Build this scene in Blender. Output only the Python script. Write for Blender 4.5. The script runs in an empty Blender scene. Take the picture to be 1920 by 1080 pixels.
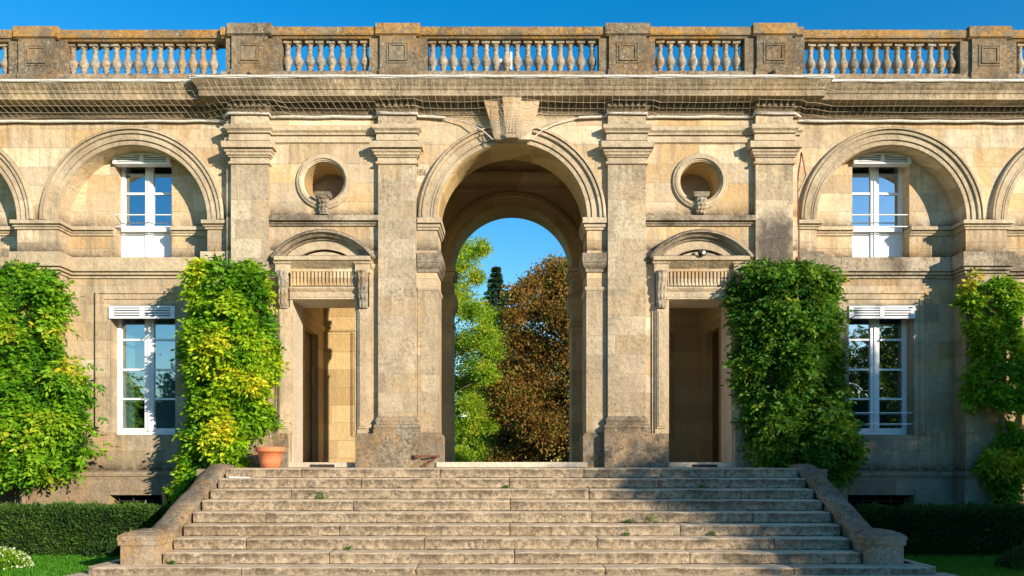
import bpy, bmesh, math, random
import numpy as np
from mathutils import Vector, noise
from mathutils.geometry import tessellate_polygon
random.seed(7); RNG = np.random.default_rng(11)
S = bpy.context.scene; C = S.collection
R = math.radians
# ------------------------------------------------------------------ camera, sky, sun, exposure
EYE = 1.55; FPX = 1456.0; CD = 14.0; HOR = 863.0
cam_d = bpy.data.cameras.new('camera'); cam = bpy.data.objects.new('camera', cam_d); C.objects.link(cam)
cam.location = (0, -CD, EYE); cam.rotation_euler = (R(90), 0, 0)
cam_d.sensor_width = 36; cam_d.lens = 36*FPX/1920; cam_d.shift_y = (HOR-540)/1920; cam_d.clip_end = 3000
S.camera = cam
SUN_V = Vector((1, -1, .43)).normalized(); EL = math.asin(SUN_V.z)
world = bpy.data.worlds.new('World'); S.world = world; world.use_nodes = True
nt = world.node_tree; bg = nt.nodes['Background']
sky = nt.nodes.new('ShaderNodeTexSky'); sky.sky_type = 'NISHITA'; sky.sun_disc = False
sky.sun_elevation = EL; sky.sun_rotation = R(135); sky.air_density = 1.1; sky.dust_density = 0.2; sky.ozone_density = 2.2
hs = nt.nodes.new('ShaderNodeHueSaturation'); hs.inputs['Saturation'].default_value = 1.5; hs.inputs['Hue'].default_value = .501; hs.inputs['Value'].default_value = 1.3
nt.links.new(sky.outputs[0], hs.inputs['Color']); nt.links.new(hs.outputs[0], bg.inputs[0]); bg.inputs[1].default_value = 0.11
sun_d = bpy.data.lights.new('sun', 'SUN'); sun = bpy.data.objects.new('sun', sun_d); C.objects.link(sun)
sun_d.energy = 5.0; sun_d.angle = R(.5); sun_d.color = (1, .86, .68)
sun.rotation_euler = (-SUN_V).to_track_quat('-Z', 'Y').to_euler(); sun.location = (20, -20, 12)
S.view_settings.view_transform = 'Standard'; S.view_settings.look = 'None'; S.view_settings.exposure = 0.64; S.view_settings.gamma = 1
try:
    S.cycles.max_bounces = 8; S.cycles.transparent_max_bounces = 8; S.cycles.use_denoising = True
except Exception: pass

def PX(px, y): return (px-960)*(y+CD)/FPX          # photo column -> x at the real depth y
def PZ(py, y): return EYE+(HOR-py)*(y+CD)/FPX      # photo row -> height at the real depth y

# ------------------------------------------------------------------ node helpers
class G:
    def __init__(s, name):
        s.m = bpy.data.materials.new(name); s.m.use_nodes = True; s.t = s.m.node_tree
        s.t.nodes.clear(); s.out = s.t.nodes.new('ShaderNodeOutputMaterial')
    def n(s, ty, ins=None, **at):
        d = s.t.nodes.new('ShaderNode'+ty)
        for k, v in at.items(): setattr(d, k, v)
        for k, v in (ins or {}).items():
            i = d.inputs[k]
            if isinstance(v, bpy.types.NodeSocket): s.t.links.new(v, i)
            else:
                if hasattr(i, 'default_value'):
                    try: i.default_value = v
                    except Exception: i.default_value = tuple(v)+(1,)
        return d
    def math(s, op, a, b=0, clamp=False): 
        return s.n('Math', {0: a, 1: b}, operation=op, use_clamp=clamp).outputs[0]
    def mix(s, f, a, b, mode='MIX'):
        d = s.n('Mix', {0: f}, data_type='RGBA', blend_type=mode)
        for i, v in ((6, a), (7, b)):
            if isinstance(v, bpy.types.NodeSocket): s.t.links.new(v, d.inputs[i])
            else: d.inputs[i].default_value = tuple(v)+(1,)
        return d.outputs[2]
    def ramp(s, f, stops, interp='LINEAR'):
        d = s.n('ValToRGB', {0: f}); r = d.color_ramp; r.interpolation = interp
        while len(r.elements) < len(stops): r.elements.new(1)
        for e, (p, c) in zip(r.elements, stops):
            e.position = p; e.color = (c, c, c, 1) if isinstance(c, (int, float)) else tuple(c)+(1,)
        return d.outputs[0]
    def noise(s, vec, scale, detail=4, rough=.55):
        return s.n('TexNoise', {'Vector': vec, 'Scale': scale, 'Detail': detail, 'Roughness': rough}).outputs[0]
    def rng(s, v, a, b, c=0., d=1.):
        return s.n('MapRange', {0: v, 1: a, 2: b, 3: c, 4: d}).outputs[0]
    def bsdf(s, col, rough=.8, bump=None, bs=.4, bd=.02, spec=.25, **kw):
        ins = {'Base Color': col, 'Roughness': rough, 'Specular IOR Level': spec}; ins.update(kw)
        p = s.n('BsdfPrincipled', ins)
        if bump is not None:
            b = s.n('Bump', {'Strength': bs, 'Distance': bd, 'Height': bump}); s.t.links.new(b.outputs[0], p.inputs['Normal'])
        s.t.links.new(p.outputs[0], s.out.inputs[0]); return p

def stone(name, cols, grey=(.30,.25,.185), brick=(.74,.345), mortar=(.62,.52,.36), mfac=.8, W=.5, zlo=2., zhi=7.2, wtop=.35,
          spk=.35, up=.7, orange=0., dark=(.07,.055,.04), ledges=(), stain=0., spots=(), polar=None, runs=(), low=1.):
    g = G(name); geo = g.n('NewGeometry'); P = geo.outputs['Position']
    sp = g.n('SeparateXYZ', {0: P}); x, y, z = sp.outputs
    u = g.math('ADD', x, y)
    if polar: px_ = g.math('SUBTRACT', x, polar[0]); pz_ = g.math('SUBTRACT', z, polar[1])
    vec = g.n('CombineXYZ', {0: u, 1: z, 2: 0.}).outputs[0]
    if polar: vec = g.n('CombineXYZ', {0: g.math('MULTIPLY', g.math('ARCTAN2', pz_, px_), 1.5), 1: 1.5, 2: 0.}).outputs[0]
    fine = g.noise(P, 11, 5, .7); med = g.noise(P, 1.6, 6, .6)
    if brick:
        wob = g.n('VectorMath', {0: vec, 1: g.n('VectorMath', {0: g.n('TexNoise', {'Vector': P, 'Scale': 3.}).outputs[1], 1: (.012, .012, 0)}, operation='MULTIPLY').outputs[0]}, operation='ADD').outputs[0]
        br = g.n('TexBrick', {'Vector': wob, 'Color1': (0,0,0,1), 'Color2': (1,1,1,1), 'Mortar': (.5,.5,.5,1), 'Scale': 1., 'Mortar Size': .006,
                 'Mortar Smooth': .35, 'Bias': 0., 'Brick Width': brick[0], 'Row Height': brick[1]})
        br.offset = .43; br.squash = 1.35; br.squash_frequency = 3
        t = g.math('ADD', g.math('MULTIPLY', br.outputs[0], .88), g.math('MULTIPLY', med, .35))
        t = g.math('SUBTRACT', t, .11)
    else: t = g.rng(g.noise(P, .9, 7, .65), .3, .7)
    k = len(cols); base = g.ramp(t, [(.05+.9*i/(k-1), c) for i, c in enumerate(cols)])
    if brick:
        bb = g.rng(g.math('FRACT', g.math('MULTIPLY', br.outputs[0], 7.37)), 0, 1, .78, 1.14); base = g.mix(1., base, g.n('CombineColor', {0: bb, 1: bb, 2: bb}).outputs[0], 'MULTIPLY')
    vein = g.noise(g.n('VectorMath', {0: P, 1: (1.0, 1., 3.2)}, operation='MULTIPLY').outputs[0], 2.2, 7, .7)
    base = g.mix(g.rng(vein, .35, .7, 0, .35), base, tuple(min(1, c*f) for c, f in zip(cols[len(cols)//2], (.80,.72,.62))))
    wmask = g.math('MULTIPLY', g.ramp(g.noise(P, .75, 9, .68), [(.38, 0), (.62, 1)]), g.rng(z, zlo, zhi, W, W*wtop))
    base = g.mix(wmask, base, g.mix(g.rng(fine, .35, .65), grey, tuple(c*1.55 for c in grey)))
    if brick:
        base = g.mix(g.math('MULTIPLY', br.outputs[1], g.math('MULTIPLY', mfac, g.rng(med, .35, .6, .25, 1.))), base, mortar)
    st = g.noise(g.n('CombineXYZ', {0: g.math('MULTIPLY', u, 5.), 1: g.math('MULTIPLY', z, .55), 2: y}).outputs[0], 1., 5, .6)
    base = g.mix(g.rng(st, .52, .75, 0, .45*W+.1), base, tuple(c*.75 for c in grey))
    if stain: base = g.mix(g.math('MULTIPLY', g.ramp(g.noise(P, 1.3, 10, .72), [(.42, 0), (.60, 1)]), stain), base, dark)
    for z0 in ledges:
        a = g.rng(z, z0+.02, z0+.30, 1., 0.); b = g.math('GREATER_THAN', z, z0-.01)
        m_ = g.math('MULTIPLY', g.math('MULTIPLY', g.math('MULTIPLY', a, a), b), g.ramp(g.noise(P, 4.5, 8, .75), [(.30, 0), (.54, 1)]))
        base = g.mix(g.math('MULTIPLY', m_, .9), base, dark)
    stn = g.noise(g.n('CombineXYZ', {0: g.math('MULTIPLY', u, 9.), 1: g.math('MULTIPLY', z, .9), 2: y}).outputs[0], 1., 6, .7)
    for z0 in runs:
        m_ = g.math('MULTIPLY', g.math('MULTIPLY', g.rng(z, z0-1.0, z0, 0., 1.), g.math('LESS_THAN', z, z0+.02)), g.ramp(stn, [(.44, 0), (.62, 1)]))
        base = g.mix(g.math('MULTIPLY', m_, .42), base, tuple(c*1.9 for c in dark))
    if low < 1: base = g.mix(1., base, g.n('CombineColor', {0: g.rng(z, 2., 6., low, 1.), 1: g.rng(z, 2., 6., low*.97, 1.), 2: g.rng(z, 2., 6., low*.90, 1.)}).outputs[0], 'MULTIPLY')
    for (sx, sz, rx, rz, am) in spots:
        dx = g.math('DIVIDE', g.math('SUBTRACT', x, sx), rx); dz = g.math('DIVIDE', g.math('SUBTRACT', z, sz), rz)
        q = g.math('ADD', g.math('MULTIPLY', dx, dx), g.math('MULTIPLY', dz, dz))
        q = g.math('ADD', q, g.math('MULTIPLY', g.math('SUBTRACT', g.noise(P, 3.2, 8, .7), .5), 2.2))
        base = g.mix(g.math('MULTIPLY', g.rng(q, .2, 1.1, 1, 0), am), base, (.055,.052,.05))
    upm = g.math('MULTIPLY', g.rng(g.n('SeparateXYZ', {0: geo.outputs['True Normal']}).outputs[2], .2, .8), g.ramp(g.noise(P, 7, 6, .7), [(.3, .4), (.6, 1)]))
    base = g.mix(g.math('MULTIPLY', upm, up), base, (.13,.11,.085))
    if orange:
        o = g.ramp(g.noise(P, 1.9, 9, .7), [(.50-.1*orange, 0), (.62-.08*orange, 1)])
        o = g.math('MULTIPLY', o, g.ramp(g.noise(P, 16, 4, .7), [(.36, 0), (.56, 1)]))
        base = g.mix(g.math('MULTIPLY', o, min(1, orange)), base, g.mix(fine, (.60,.28,.035), (.36,.20,.05)))
    pat = g.ramp(g.noise(P, 2.3, 7, .65), [(.36, .12), (.62, 1)])
    sm = g.ramp(g.noise(P, 17, 8, .8), [(.46, 0), (.60, 1)]); base = g.mix(g.math('MULTIPLY', g.math('MULTIPLY', sm, pat), spk*1.15), base, tuple(c*1.2 for c in dark))
    pl = g.ramp(g.noise(P, 27, 5, .75), [(.57, 0), (.67, 1)]); base = g.mix(g.math('MULTIPLY', g.math('MULTIPLY', pl, g.ramp(g.noise(P, 3.1, 6, .6), [(.42, .1), (.60, 1)])), spk*1.1), base, (.62,.58,.47))
    bm = g.math('ADD', g.math('MULTIPLY', fine, .7), g.math('MULTIPLY', med, .8))
    if brick: bm = g.math('SUBTRACT', bm, g.math('MULTIPLY', br.outputs[1], .45))
    g.bsdf(base, .93, bm, .8, .045, .12); return g.m

CREAM = [(.54,.36,.17), (.70,.54,.35), (.49,.40,.28), (.78,.63,.43), (.68,.45,.21), (.84,.72,.53), (.60,.47,.32), (.76,.58,.34)]
GREYS = [(.36,.285,.19), (.56,.45,.31), (.52,.39,.22), (.62,.51,.36), (.41,.33,.225), (.71,.60,.43), (.49,.395,.27)]
M = {}
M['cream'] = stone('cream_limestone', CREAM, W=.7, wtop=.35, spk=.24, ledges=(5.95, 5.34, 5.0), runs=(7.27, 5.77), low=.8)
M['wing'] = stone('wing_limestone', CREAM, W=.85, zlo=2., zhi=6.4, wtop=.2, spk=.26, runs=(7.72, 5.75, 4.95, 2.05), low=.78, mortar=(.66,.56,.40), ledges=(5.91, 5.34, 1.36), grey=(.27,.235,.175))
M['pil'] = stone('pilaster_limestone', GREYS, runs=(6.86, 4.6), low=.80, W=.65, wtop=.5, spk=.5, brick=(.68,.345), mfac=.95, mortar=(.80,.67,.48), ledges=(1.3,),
                 spots=((4.72, 5.35, .42, .75, .85),))
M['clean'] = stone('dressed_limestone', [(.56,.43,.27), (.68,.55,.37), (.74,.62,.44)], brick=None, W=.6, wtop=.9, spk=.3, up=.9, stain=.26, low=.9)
M['thresh'] = stone('threshold_limestone', [(.62,.54,.42), (.72,.64,.51), (.78,.70,.57)], brick=(1.3, 5.), W=.25, spk=.2, up=.1, stain=.1, mfac=.3)
M['inner'] = stone('inner_limestone', [(.50,.34,.15), (.58,.42,.20), (.62,.47,.25)], brick=(.9,.40), W=.25, spk=.05, mfac=.25, up=.3)
M['ledge'] = stone('ledge_limestone', [(.34,.28,.20), (.44,.36,.26), (.52,.44,.32)], brick=(1.1, 3.), mortar=(.1,.08,.06), W=.6, spk=.75, up=.9, stain=.7)
M['bed'] = stone('sooty_bed_limestone', [(.15,.11,.07), (.24,.18,.11), (.20,.145,.085)], brick=None, W=.4, spk=.4, up=.5, stain=.5)  # soot, with the shade under the corona also painted into the dark browns
M['cornice'] = stone('cornice_limestone', [(.42,.31,.19), (.62,.48,.31), (.52,.38,.20), (.68,.54,.36)], brick=(1.2, 5.), mortar=(.2,.15,.1), W=.6, wtop=.9, spk=.5, up=.8, stain=.5, runs=(8.23,))
M['rail'] = stone('lichen_limestone', [(.19,.15,.10), (.29,.235,.16), (.38,.31,.21)], brick=None, W=.5, spk=.7, up=.6, orange=.9, stain=.6)
M['ped'] = stone('parapet_limestone', [(.15,.125,.09), (.27,.22,.15), (.38,.31,.215)], brick=None, W=.5, spk=1.0, up=.7, orange=.36, stain=.8, runs=(9.12,))
M['bal'] = stone('baluster_limestone', [(.28,.25,.195), (.44,.40,.32), (.56,.53,.46)], brick=None, W=.6, spk=.8, up=.8, orange=.5, stain=.6)
M['plinth'] = stone('plinth_limestone', [(.22,.18,.125), (.34,.28,.20), (.46,.385,.275)], brick=None, W=.5, spk=1.0, up=.5, orange=.38, stain=.6)
M['base'] = stone('basement_limestone', [(.26,.20,.145), (.36,.285,.20), (.42,.33,.22)], brick=(.9,.4), W=.4, spk=.5, up=.8, orange=.3, stain=.3, mfac=.3)
def step_stone():
    g = G('step_limestone'); geo = g.n('NewGeometry'); P = geo.outputs['Position']; z = g.n('SeparateXYZ', {0: P}).outputs[2]
    nz = g.n('SeparateXYZ', {0: geo.outputs['Normal']}).outputs[2]
    base = g.ramp(g.noise(P, 1.1, 8, .65), [(.3, (.48,.35,.21)), (.5, (.66,.52,.35)), (.7, (.54,.41,.26))])
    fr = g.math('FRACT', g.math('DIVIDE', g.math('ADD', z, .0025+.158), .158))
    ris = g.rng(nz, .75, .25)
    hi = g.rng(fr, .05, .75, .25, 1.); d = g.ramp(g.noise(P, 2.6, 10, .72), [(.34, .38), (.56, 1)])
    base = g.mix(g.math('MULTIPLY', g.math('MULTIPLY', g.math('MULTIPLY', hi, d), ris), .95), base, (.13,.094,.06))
    sm = g.ramp(g.noise(P, 15, 9, .8), [(.46, 0), (.58, 1)]); base = g.mix(g.math('MULTIPLY', sm, g.rng(ris, 0, 1, .22, .75)), base, (.09,.068,.048))
    pl = g.ramp(g.noise(P, 21, 7, .78), [(.55, 0), (.64, 1)]); base = g.mix(g.math('MULTIPLY', g.math('MULTIPLY', pl, g.ramp(g.noise(P, 2.2, 6, .6), [(.42, .15), (.6, 1)])), g.rng(ris, 0, 1, .2, .85)), base, (.66,.60,.46))
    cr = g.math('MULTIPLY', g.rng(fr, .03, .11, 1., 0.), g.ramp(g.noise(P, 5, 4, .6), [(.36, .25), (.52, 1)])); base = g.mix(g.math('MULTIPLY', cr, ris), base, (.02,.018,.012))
    g.bsdf(base, .93, g.math('ADD', g.noise(P, 14, 6, .75), g.noise(P, 3, 4, .6)), .7, .03, .1); return g.m
M['step'] = step_stone()
M['tread'] = M['step']

def plain(name, col, rough=.6, var=.15, scale=8, spec=.3, metal=0., bs=.15):
    g = G(name); P = g.n('NewGeometry').outputs['Position']; n = g.noise(P, scale, 5, .65)
    c = g.mix(g.rng(n, .35, .65), tuple(k*(1-var) for k in col), tuple(min(1, k*(1+var)) for k in col))
    g.bsdf(c, rough, n, bs, .01, spec, Metallic=metal); return g.m
M['paint'] = plain('white_paint', (.78,.79,.80), .38, .05, 20, .5)
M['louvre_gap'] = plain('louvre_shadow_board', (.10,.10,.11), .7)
M['roll'] = plain('net_roll', (.62,.56,.50), .85, .25, 25)
M['flash'] = plain('zinc_flashing', (.66,.66,.66), .5, .15, 14)
M['net'] = plain('net_cord', (.62,.52,.38), .8, .15, 20)
M['terra'] = plain('terracotta', (.60,.20,.085), .75, .14, 14)
M['soil'] = plain('soil', (.06,.04,.025), .95, .3, 30)
M['black'] = plain('black_plastic', (.02,.02,.022), .35)
M['white'] = plain('white_lens', (.8,.8,.8), .3)
M['rust'] = plain('rusty_iron', (.16,.06,.035), .85, .4, 30)
M['pipe'] = plain('ochre_pipe', (.50,.32,.12), .5, .15, 10)
M['bark'] = plain('bark', (.11,.08,.055), .95, .45, 18, bs=.8)
M['palebark'] = plain('vine_bark', (.22,.16,.11), .95, .4, 25, bs=.8)
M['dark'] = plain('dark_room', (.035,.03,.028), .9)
M['iron'] = plain('black_iron', (.03,.03,.032), .5)
M['roofing'] = plain('lead_kerb', (.09,.07,.065), .8, .3, 6)
M['curtain'] = plain('pale_shutter', (.62,.80,.80), .8, .06, 5)
M['red'] = plain('red_cloth', (.35,.03,.04), .8)
M['engrave'] = plain('engraving', (.20,.15,.10), .95)
def glass(name, f, tint):
    g = G(name); P = g.n('NewGeometry').outputs['Position']
    b = g.n('Bump', {'Strength': .06, 'Distance': .02, 'Height': g.noise(P, 2.2, 2, .5)}).outputs[0]
    a = g.n('BsdfTransparent', {0: (.72,.80,.80,1)}); r = g.n('BsdfGlossy', {'Color': tint+(1,), 'Roughness': .015, 'Normal': b})
    mx = g.n('MixShader', {0: f, 1: a.outputs[0], 2: r.outputs[0]}); g.t.links.new(mx.outputs[0], g.out.inputs[0]); return g.m
M['glass'] = glass('window_glass', .42, (.80,.90,1.0))
def leafmat(name, cols, trans=.35, rough=.5, gloss=.25):
    g = G(name); a = g.n('Attribute', attribute_name='tint'); c = g.ramp(a.outputs['Fac'], [(i/(len(cols)-1), k) for i, k in enumerate(cols)])
    d = g.n('BsdfPrincipled', {'Base Color': c, 'Roughness': rough, 'Specular IOR Level': gloss})
    t = g.n('BsdfTranslucent', {0: g.mix(.3, c, (.5,.6,.05))})
    mx = g.n('MixShader', {0: trans, 1: d.outputs[0], 2: t.outputs[0]}); g.t.links.new(mx.outputs[0], g.out.inputs[0]); return g.m
M['wist_y'] = leafmat('yellowing_wisteria_leaf', [(.04,.15,.008), (.12,.32,.010), (.26,.46,.012), (.48,.58,.02), (.72,.58,.03)])
M['wist_g'] = leafmat('green_wisteria_leaf', [(.025,.10,.008), (.07,.23,.010), (.15,.36,.012), (.28,.46,.02), (.55,.46,.03)])
M['wist_d'] = leafmat('deep_green_wisteria_leaf', [(.02,.085,.012), (.035,.13,.012), (.06,.19,.015), (.12,.28,.02), (.30,.36,.03)])
M['hedge'] = leafmat('hedge_leaf', [(.012,.035,.008), (.025,.07,.012), (.045,.11,.015), (.08,.15,.02)], .2)
M['t_green'] = leafmat('lime_tree_leaf', [(.035,.12,.012), (.10,.27,.015), (.20,.40,.02), (.38,.48,.03), (.52,.46,.04)], .45)
M['t_brown'] = leafmat('chestnut_leaf', [(.03,.045,.012), (.13,.085,.022), (.27,.125,.03), (.27,.17,.035), (.17,.20,.03)], .3)
M['t_dark'] = leafmat('dark_tree_leaf', [(.012,.035,.012), (.025,.06,.015), (.05,.10,.02), (.08,.14,.02)], .3)
M['conif'] = leafmat('conifer_needle', [(.012,.04,.02), (.02,.065,.03), (.03,.09,.04)], .2)
M['grass'] = leafmat('grass_blade', [(.04,.17,.01), (.08,.28,.012), (.14,.38,.02)], .4)
M['flower'] = leafmat('white_petal', [(.7,.7,.55), (.8,.8,.72)], .2)
g = G('lawn_soil'); P = g.n('NewGeometry').outputs['Position']; n_ = g.noise(P, 6, 8, .7)
g.bsdf(g.mix(g.rng(n_, .3, .7), (.03,.10,.012), (.07,.19,.02)), .95, n_, .5, .03); M['lawn'] = g.m
M['gravel'] = plain('gravel', (.38,.32,.24), .95, .3, 40, bs=.6)

# ------------------------------------------------------------------ mesh builder
ORG = {}
class MB:
    def __init__(s): s.v = []; s.f = []; s.sm = []
    def add(s, vs, fs, smooth=False):
        o = len(s.v); s.v += [tuple(v) for v in vs]; s.f += [tuple(i+o for i in f) for f in fs]; s.sm += [smooth]*len(fs); return s
    def box(s, x0, x1, y0, y1, z0, z1):
        v = [(x, y, z) for x in (x0, x1) for y in (y0, y1) for z in (z0, z1)]
        return s.add(v, [(0,1,3,2), (4,6,7,5), (0,4,5,1), (2,3,7,6), (0,2,6,4), (1,5,7,3)])
    def sweep(s, path, prof, closed=False):
        n = len(path); rows = []
        def nr(a, b):
            d = Vector((b[0]-a[0], b[1]-a[1])).normalized(); return Vector((d.y, -d.x))
        for i, p in enumerate(path):
            if i == 0: m = nr(path[0], path[1])
            elif i == n-1: m = nr(path[-2], path[-1])
            else:
                a, b = nr(path[i-1], p), nr(p, path[i+1]); m = (a+b)/max(.2, 1+a.dot(b))
            rows.append([(p[0]+m.x*o, p[1]+m.y*o, z) for o, z in prof])
        k = len(prof); vs = [v for r in rows for v in r]
        fs = [(i*k+j, (i+1)*k+j, (i+1)*k+j+1, i*k+j+1) for i in range(n-1) for j in range(k-1)]
        fs += [tuple(range(k))[::-1], tuple(range((n-1)*k, n*k))]
        return s.add(vs, fs)
    def ring(s, cx, cz, prof, a0=0., a1=math.pi, n=48, closed=False, smooth=True):
        k = len(prof); vs = []; full = abs(a1-a0-2*math.pi) < 1e-4
        m = n if full else n+1
        for i in range(m):
            a = a0+(a1-a0)*i/n
            vs += [(cx-math.cos(a)*r, y, cz+math.sin(a)*r) for r, y in prof]
        fs = []
        for i in range(n):
            j2 = (i+1) % m
            for j in range(k if closed else k-1):
                fs.append((i*k+j, j2*k+j, j2*k+(j+1) % k, i*k+(j+1) % k))
        s.add(vs, fs, smooth)
        if not full: s.add(vs[:k], [tuple(range(k))]); s.add(vs[-k:], [tuple(range(k))])
        return s
    def panel(s, outer, holes, y0, y1, back=True):
        loops = [outer]+holes; pts = [p for l in loops for p in l]; n = len(pts)
        tri = tessellate_polygon([[Vector((p[0], p[1], 0)) for p in l] for l in loops])
        vs = [(p[0], y0, p[1]) for p in pts]+[(p[0], y1, p[1]) for p in pts]
        fs = []
        for t in tri:
            a, b, c = (Vector(pts[i]) for i in t)
            cr = (b-a).x*(c-a).y-(b-a).y*(c-a).x
            if abs(cr) < 1e-9: continue
            t = t if cr > 0 else t[::-1]
            fs.append(tuple(t))
            if back: fs.append(tuple(i+n for i in t[::-1]))
        o = 0
        for l in loops:
            k = len(l)
            for i in range(k): a, b = o+i, o+(i+1) % k; fs.append((a, b, b+n, a+n))
            o += k
        return s.add(vs, fs)
    def prism(s, poly_yz, x0, x1):      # closed polygon in (y,z) extruded along x
        k = len(poly_yz); vs = [(x0, y, z) for y, z in poly_yz]+[(x1, y, z) for y, z in poly_yz]
        return s.add(vs, [(i, (i+1) % k, (i+1) % k+k, i+k) for i in range(k)]+[tuple(range(k))[::-1], tuple(range(k, 2*k))])
    def lathe(s, prof, cx=0, cy=0, cz=0, n=14):
        k = len(prof); vs = [(cx+r*math.cos(2*math.pi*i/n), cy+r*math.sin(2*math.pi*i/n), cz+z) for i in range(n) for r, z in prof]
        return s.add(vs, [(i*k+j, ((i+1) % n)*k+j, ((i+1) % n)*k+j+1, i*k+j+1) for i in range(n) for j in range(k-1)], True)
    def tube(s, pts, r, n=8):
        pts = [Vector(p) for p in pts]; k = len(pts); vs = []
        rs = r if isinstance(r, (list, tuple)) else [r]*k
        up = Vector((0, 0, 1))
        for i, p in enumerate(pts):
            d = (pts[min(i+1, k-1)]-pts[max(i-1, 0)]).normalized()
            u = d.cross(up if abs(d.z) < .95 else Vector((1, 0, 0))).normalized(); w = d.cross(u)
            vs += [p+(u*math.cos(2*math.pi*j/n)+w*math.sin(2*math.pi*j/n))*rs[i] for j in range(n)]
        fs = [(i*n+j, i*n+(j+1) % n, (i+1)*n+(j+1) % n, (i+1)*n+j) for i in range(k-1) for j in range(n)]
        s.add(vs, fs, True); s.add(vs[:n], [tuple(range(n))]); s.add(vs[-n:], [tuple(range(n))]); return s
    def build(s, name, mat, parent=None, loc=None, fix=True):
        me = bpy.data.meshes.new(name); o = (ORG[parent.name] if parent else Vector((0, 0, 0)))
        if loc is None: off = o; l = Vector((0, 0, 0)); org = o
        else: off = Vector(loc); l = Vector(loc)-o; org = Vector(loc)
        me.from_pydata([(v[0]-off.x, v[1]-off.y, v[2]-off.z) for v in s.v], [], s.f)
        me.polygons.foreach_set('use_smooth', s.sm)
        if fix:
            bm = bmesh.new(); bm.from_mesh(me); bmesh.ops.recalc_face_normals(bm, faces=bm.faces); bm.to_mesh(me); bm.free()
        me.materials.append(mat); ob = bpy.data.objects.new(name, me); C.objects.link(ob)
        ob.parent = parent; ob.location = l; ORG[ob.name] = org; return ob
def tag(o, label=None, cat=None, group=None, kind=None):
    if label: o['label'] = label
    if cat: o['category'] = cat
    if group: o['group'] = group
    if kind: o['kind'] = kind
    return o
def thing(name, label, cat, loc, group=None):
    o = bpy.data.objects.new(name, None); C.objects.link(o); o.location = loc; ORG[o.name] = Vector(loc)
    o.empty_display_size = .3; return tag(o, label, cat, group)
def arc(cx, cz, r, a0, a1, n):
    return [(cx-math.cos(a0+(a1-a0)*i/n)*r, cz+math.sin(a0+(a1-a0)*i/n)*r) for i in range(n+1)]
PI = math.pi

# ------------------------------------------------------------------ setting: ground
tag(MB().add([(-600,-600,0), (600,-600,0), (600,900,0), (-600,900,0)], [(0,1,2,3)]).build('lawn', M['lawn']), kind='structure')
tag(MB().box(-5.9, 5.9, -30, -3.6, .004, .03).build('path', M['gravel']), kind='structure')

# ------------------------------------------------------------------ the facade
WY = .15; RY = .55; ZS = 5.91; AR = 1.351; AO = 1.69; SP = 3.465; WC = 6.91; PE = 5.144
B = thing('palace_facade', 'long pale limestone palace front with roof balustrade, tall central arch and arched wings', 'building', (0, 0, 0))
FZ = 1.50; TOPZ = 7.80
PIL = [(-5.03, -4.363), (-2.396, -1.718), (1.718, 2.396), (4.363, 5.03)]
door = lambda s: [(s*PX(545,0), FZ), (s*PX(668,0), FZ), (s*PX(668,0), PZ(562,0)), (s*PX(545,0), PZ(562,0))]
OCX, OCZ, OCR = 3.385, 6.57, .356
archp = [(-AR, FZ)]+arc(0, ZS, AR, 0, PI, 48)+[(AR, FZ)]
holes = [archp, door(1), door(-1)]+[arc(s*OCX, OCZ, OCR, 0, 2*PI, 40)[:-1] for s in (-1, 1)]
MB().panel([(-PE, 0), (PE, 0), (PE, TOPZ), (-PE, TOPZ)], holes, 0, .75).build('wall', M['cream'], B)
# portico behind: far wall with the second arch, side walls with doors, ceiling, floor
FY, FY2 = 3.55, 4.30
MB().panel([(-PE, 0), (PE, 0), (PE, 8.15), (-PE, 8.15)], [archp], FY, FY2).build('rear_wall', M['inner'], B)
for s in (-1, 1):
    w = MB(); a, b = sorted((s*4.25, s*4.55))
    w.box(a, b, .75, 1.95, FZ, 8.15).box(a, b, 3.05, FY, FZ, 8.15).box(a, b, 1.95, 3.05, 4.3, 8.15)
    w.box(*sorted((s*4.56, s*PE)), .75, FY, FZ, 8.15); w.build('side_wall', M['inner'], B)
    d = MB(); a, b = sorted((s*4.40, s*4.46)); d.box(a, b, 1.95, 3.05, FZ, 4.3)
    for k in range(3): d.box(*sorted((s*4.385, s*4.46)), 2.08, 2.92, FZ+.2+k*.86, FZ+.95+k*.86)
    d.build('side_door', plain('brown_door', (.10,.06,.035), .5), B)
MB().box(-PE, PE, .75, FY, 8.15, 8.24).build('ceiling', M['inner'], B)
MB().box(-PE, PE, .0, FY2, .3, FZ).build('floor', M['plinth'], B)
MB().box(-14, 14, 0.2, 4.4, 8.24, 8.30).build('roof', M['roofing'], B)
# interior dado string, cornice with dentils
ic = MB()
ic.sweep([(-4.25, .75), (-4.25, FY), (-AR, FY)], [(0, 4.44), (.03, 4.46), (.05, 4.50), (.05, 4.55), (0, 4.56)])
ic.sweep([(AR, FY), (4.25, FY), (4.25, .75)], [(0, 4.44), (.03, 4.46), (.05, 4.50), (.05, 4.55), (0, 4.56)])
ic.sweep([(-4.25, FY), (4.25, FY)], [(0, 7.56), (.03, 7.57), (.03, 7.62), (.05, 7.63), (.05, 7.72), (.11, 7.73), (.11, 7.80), (.14, 7.82), (.2, 7.93), (.2, 8.0), (.1, 8.02), (.1, 8.15)])
x = -4.2
while x < 4.2: ic.box(x, x+.05, FY-.10, FY-.04, 7.635, 7.715); x += .095
ic.build('inner_cornice', M['inner'], B)
def arch_stone(cx, cz): return stone('voussoir_limestone', [(.52,.40,.25), (.66,.54,.37), (.58,.45,.28), (.72,.60,.42), (.78,.67,.49)], brick=(.46, 9.), mortar=(.80,.70,.52), W=.6, wtop=.9, spk=.3, up=.8, stain=.24, polar=(cx, cz), mfac=.7)
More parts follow.
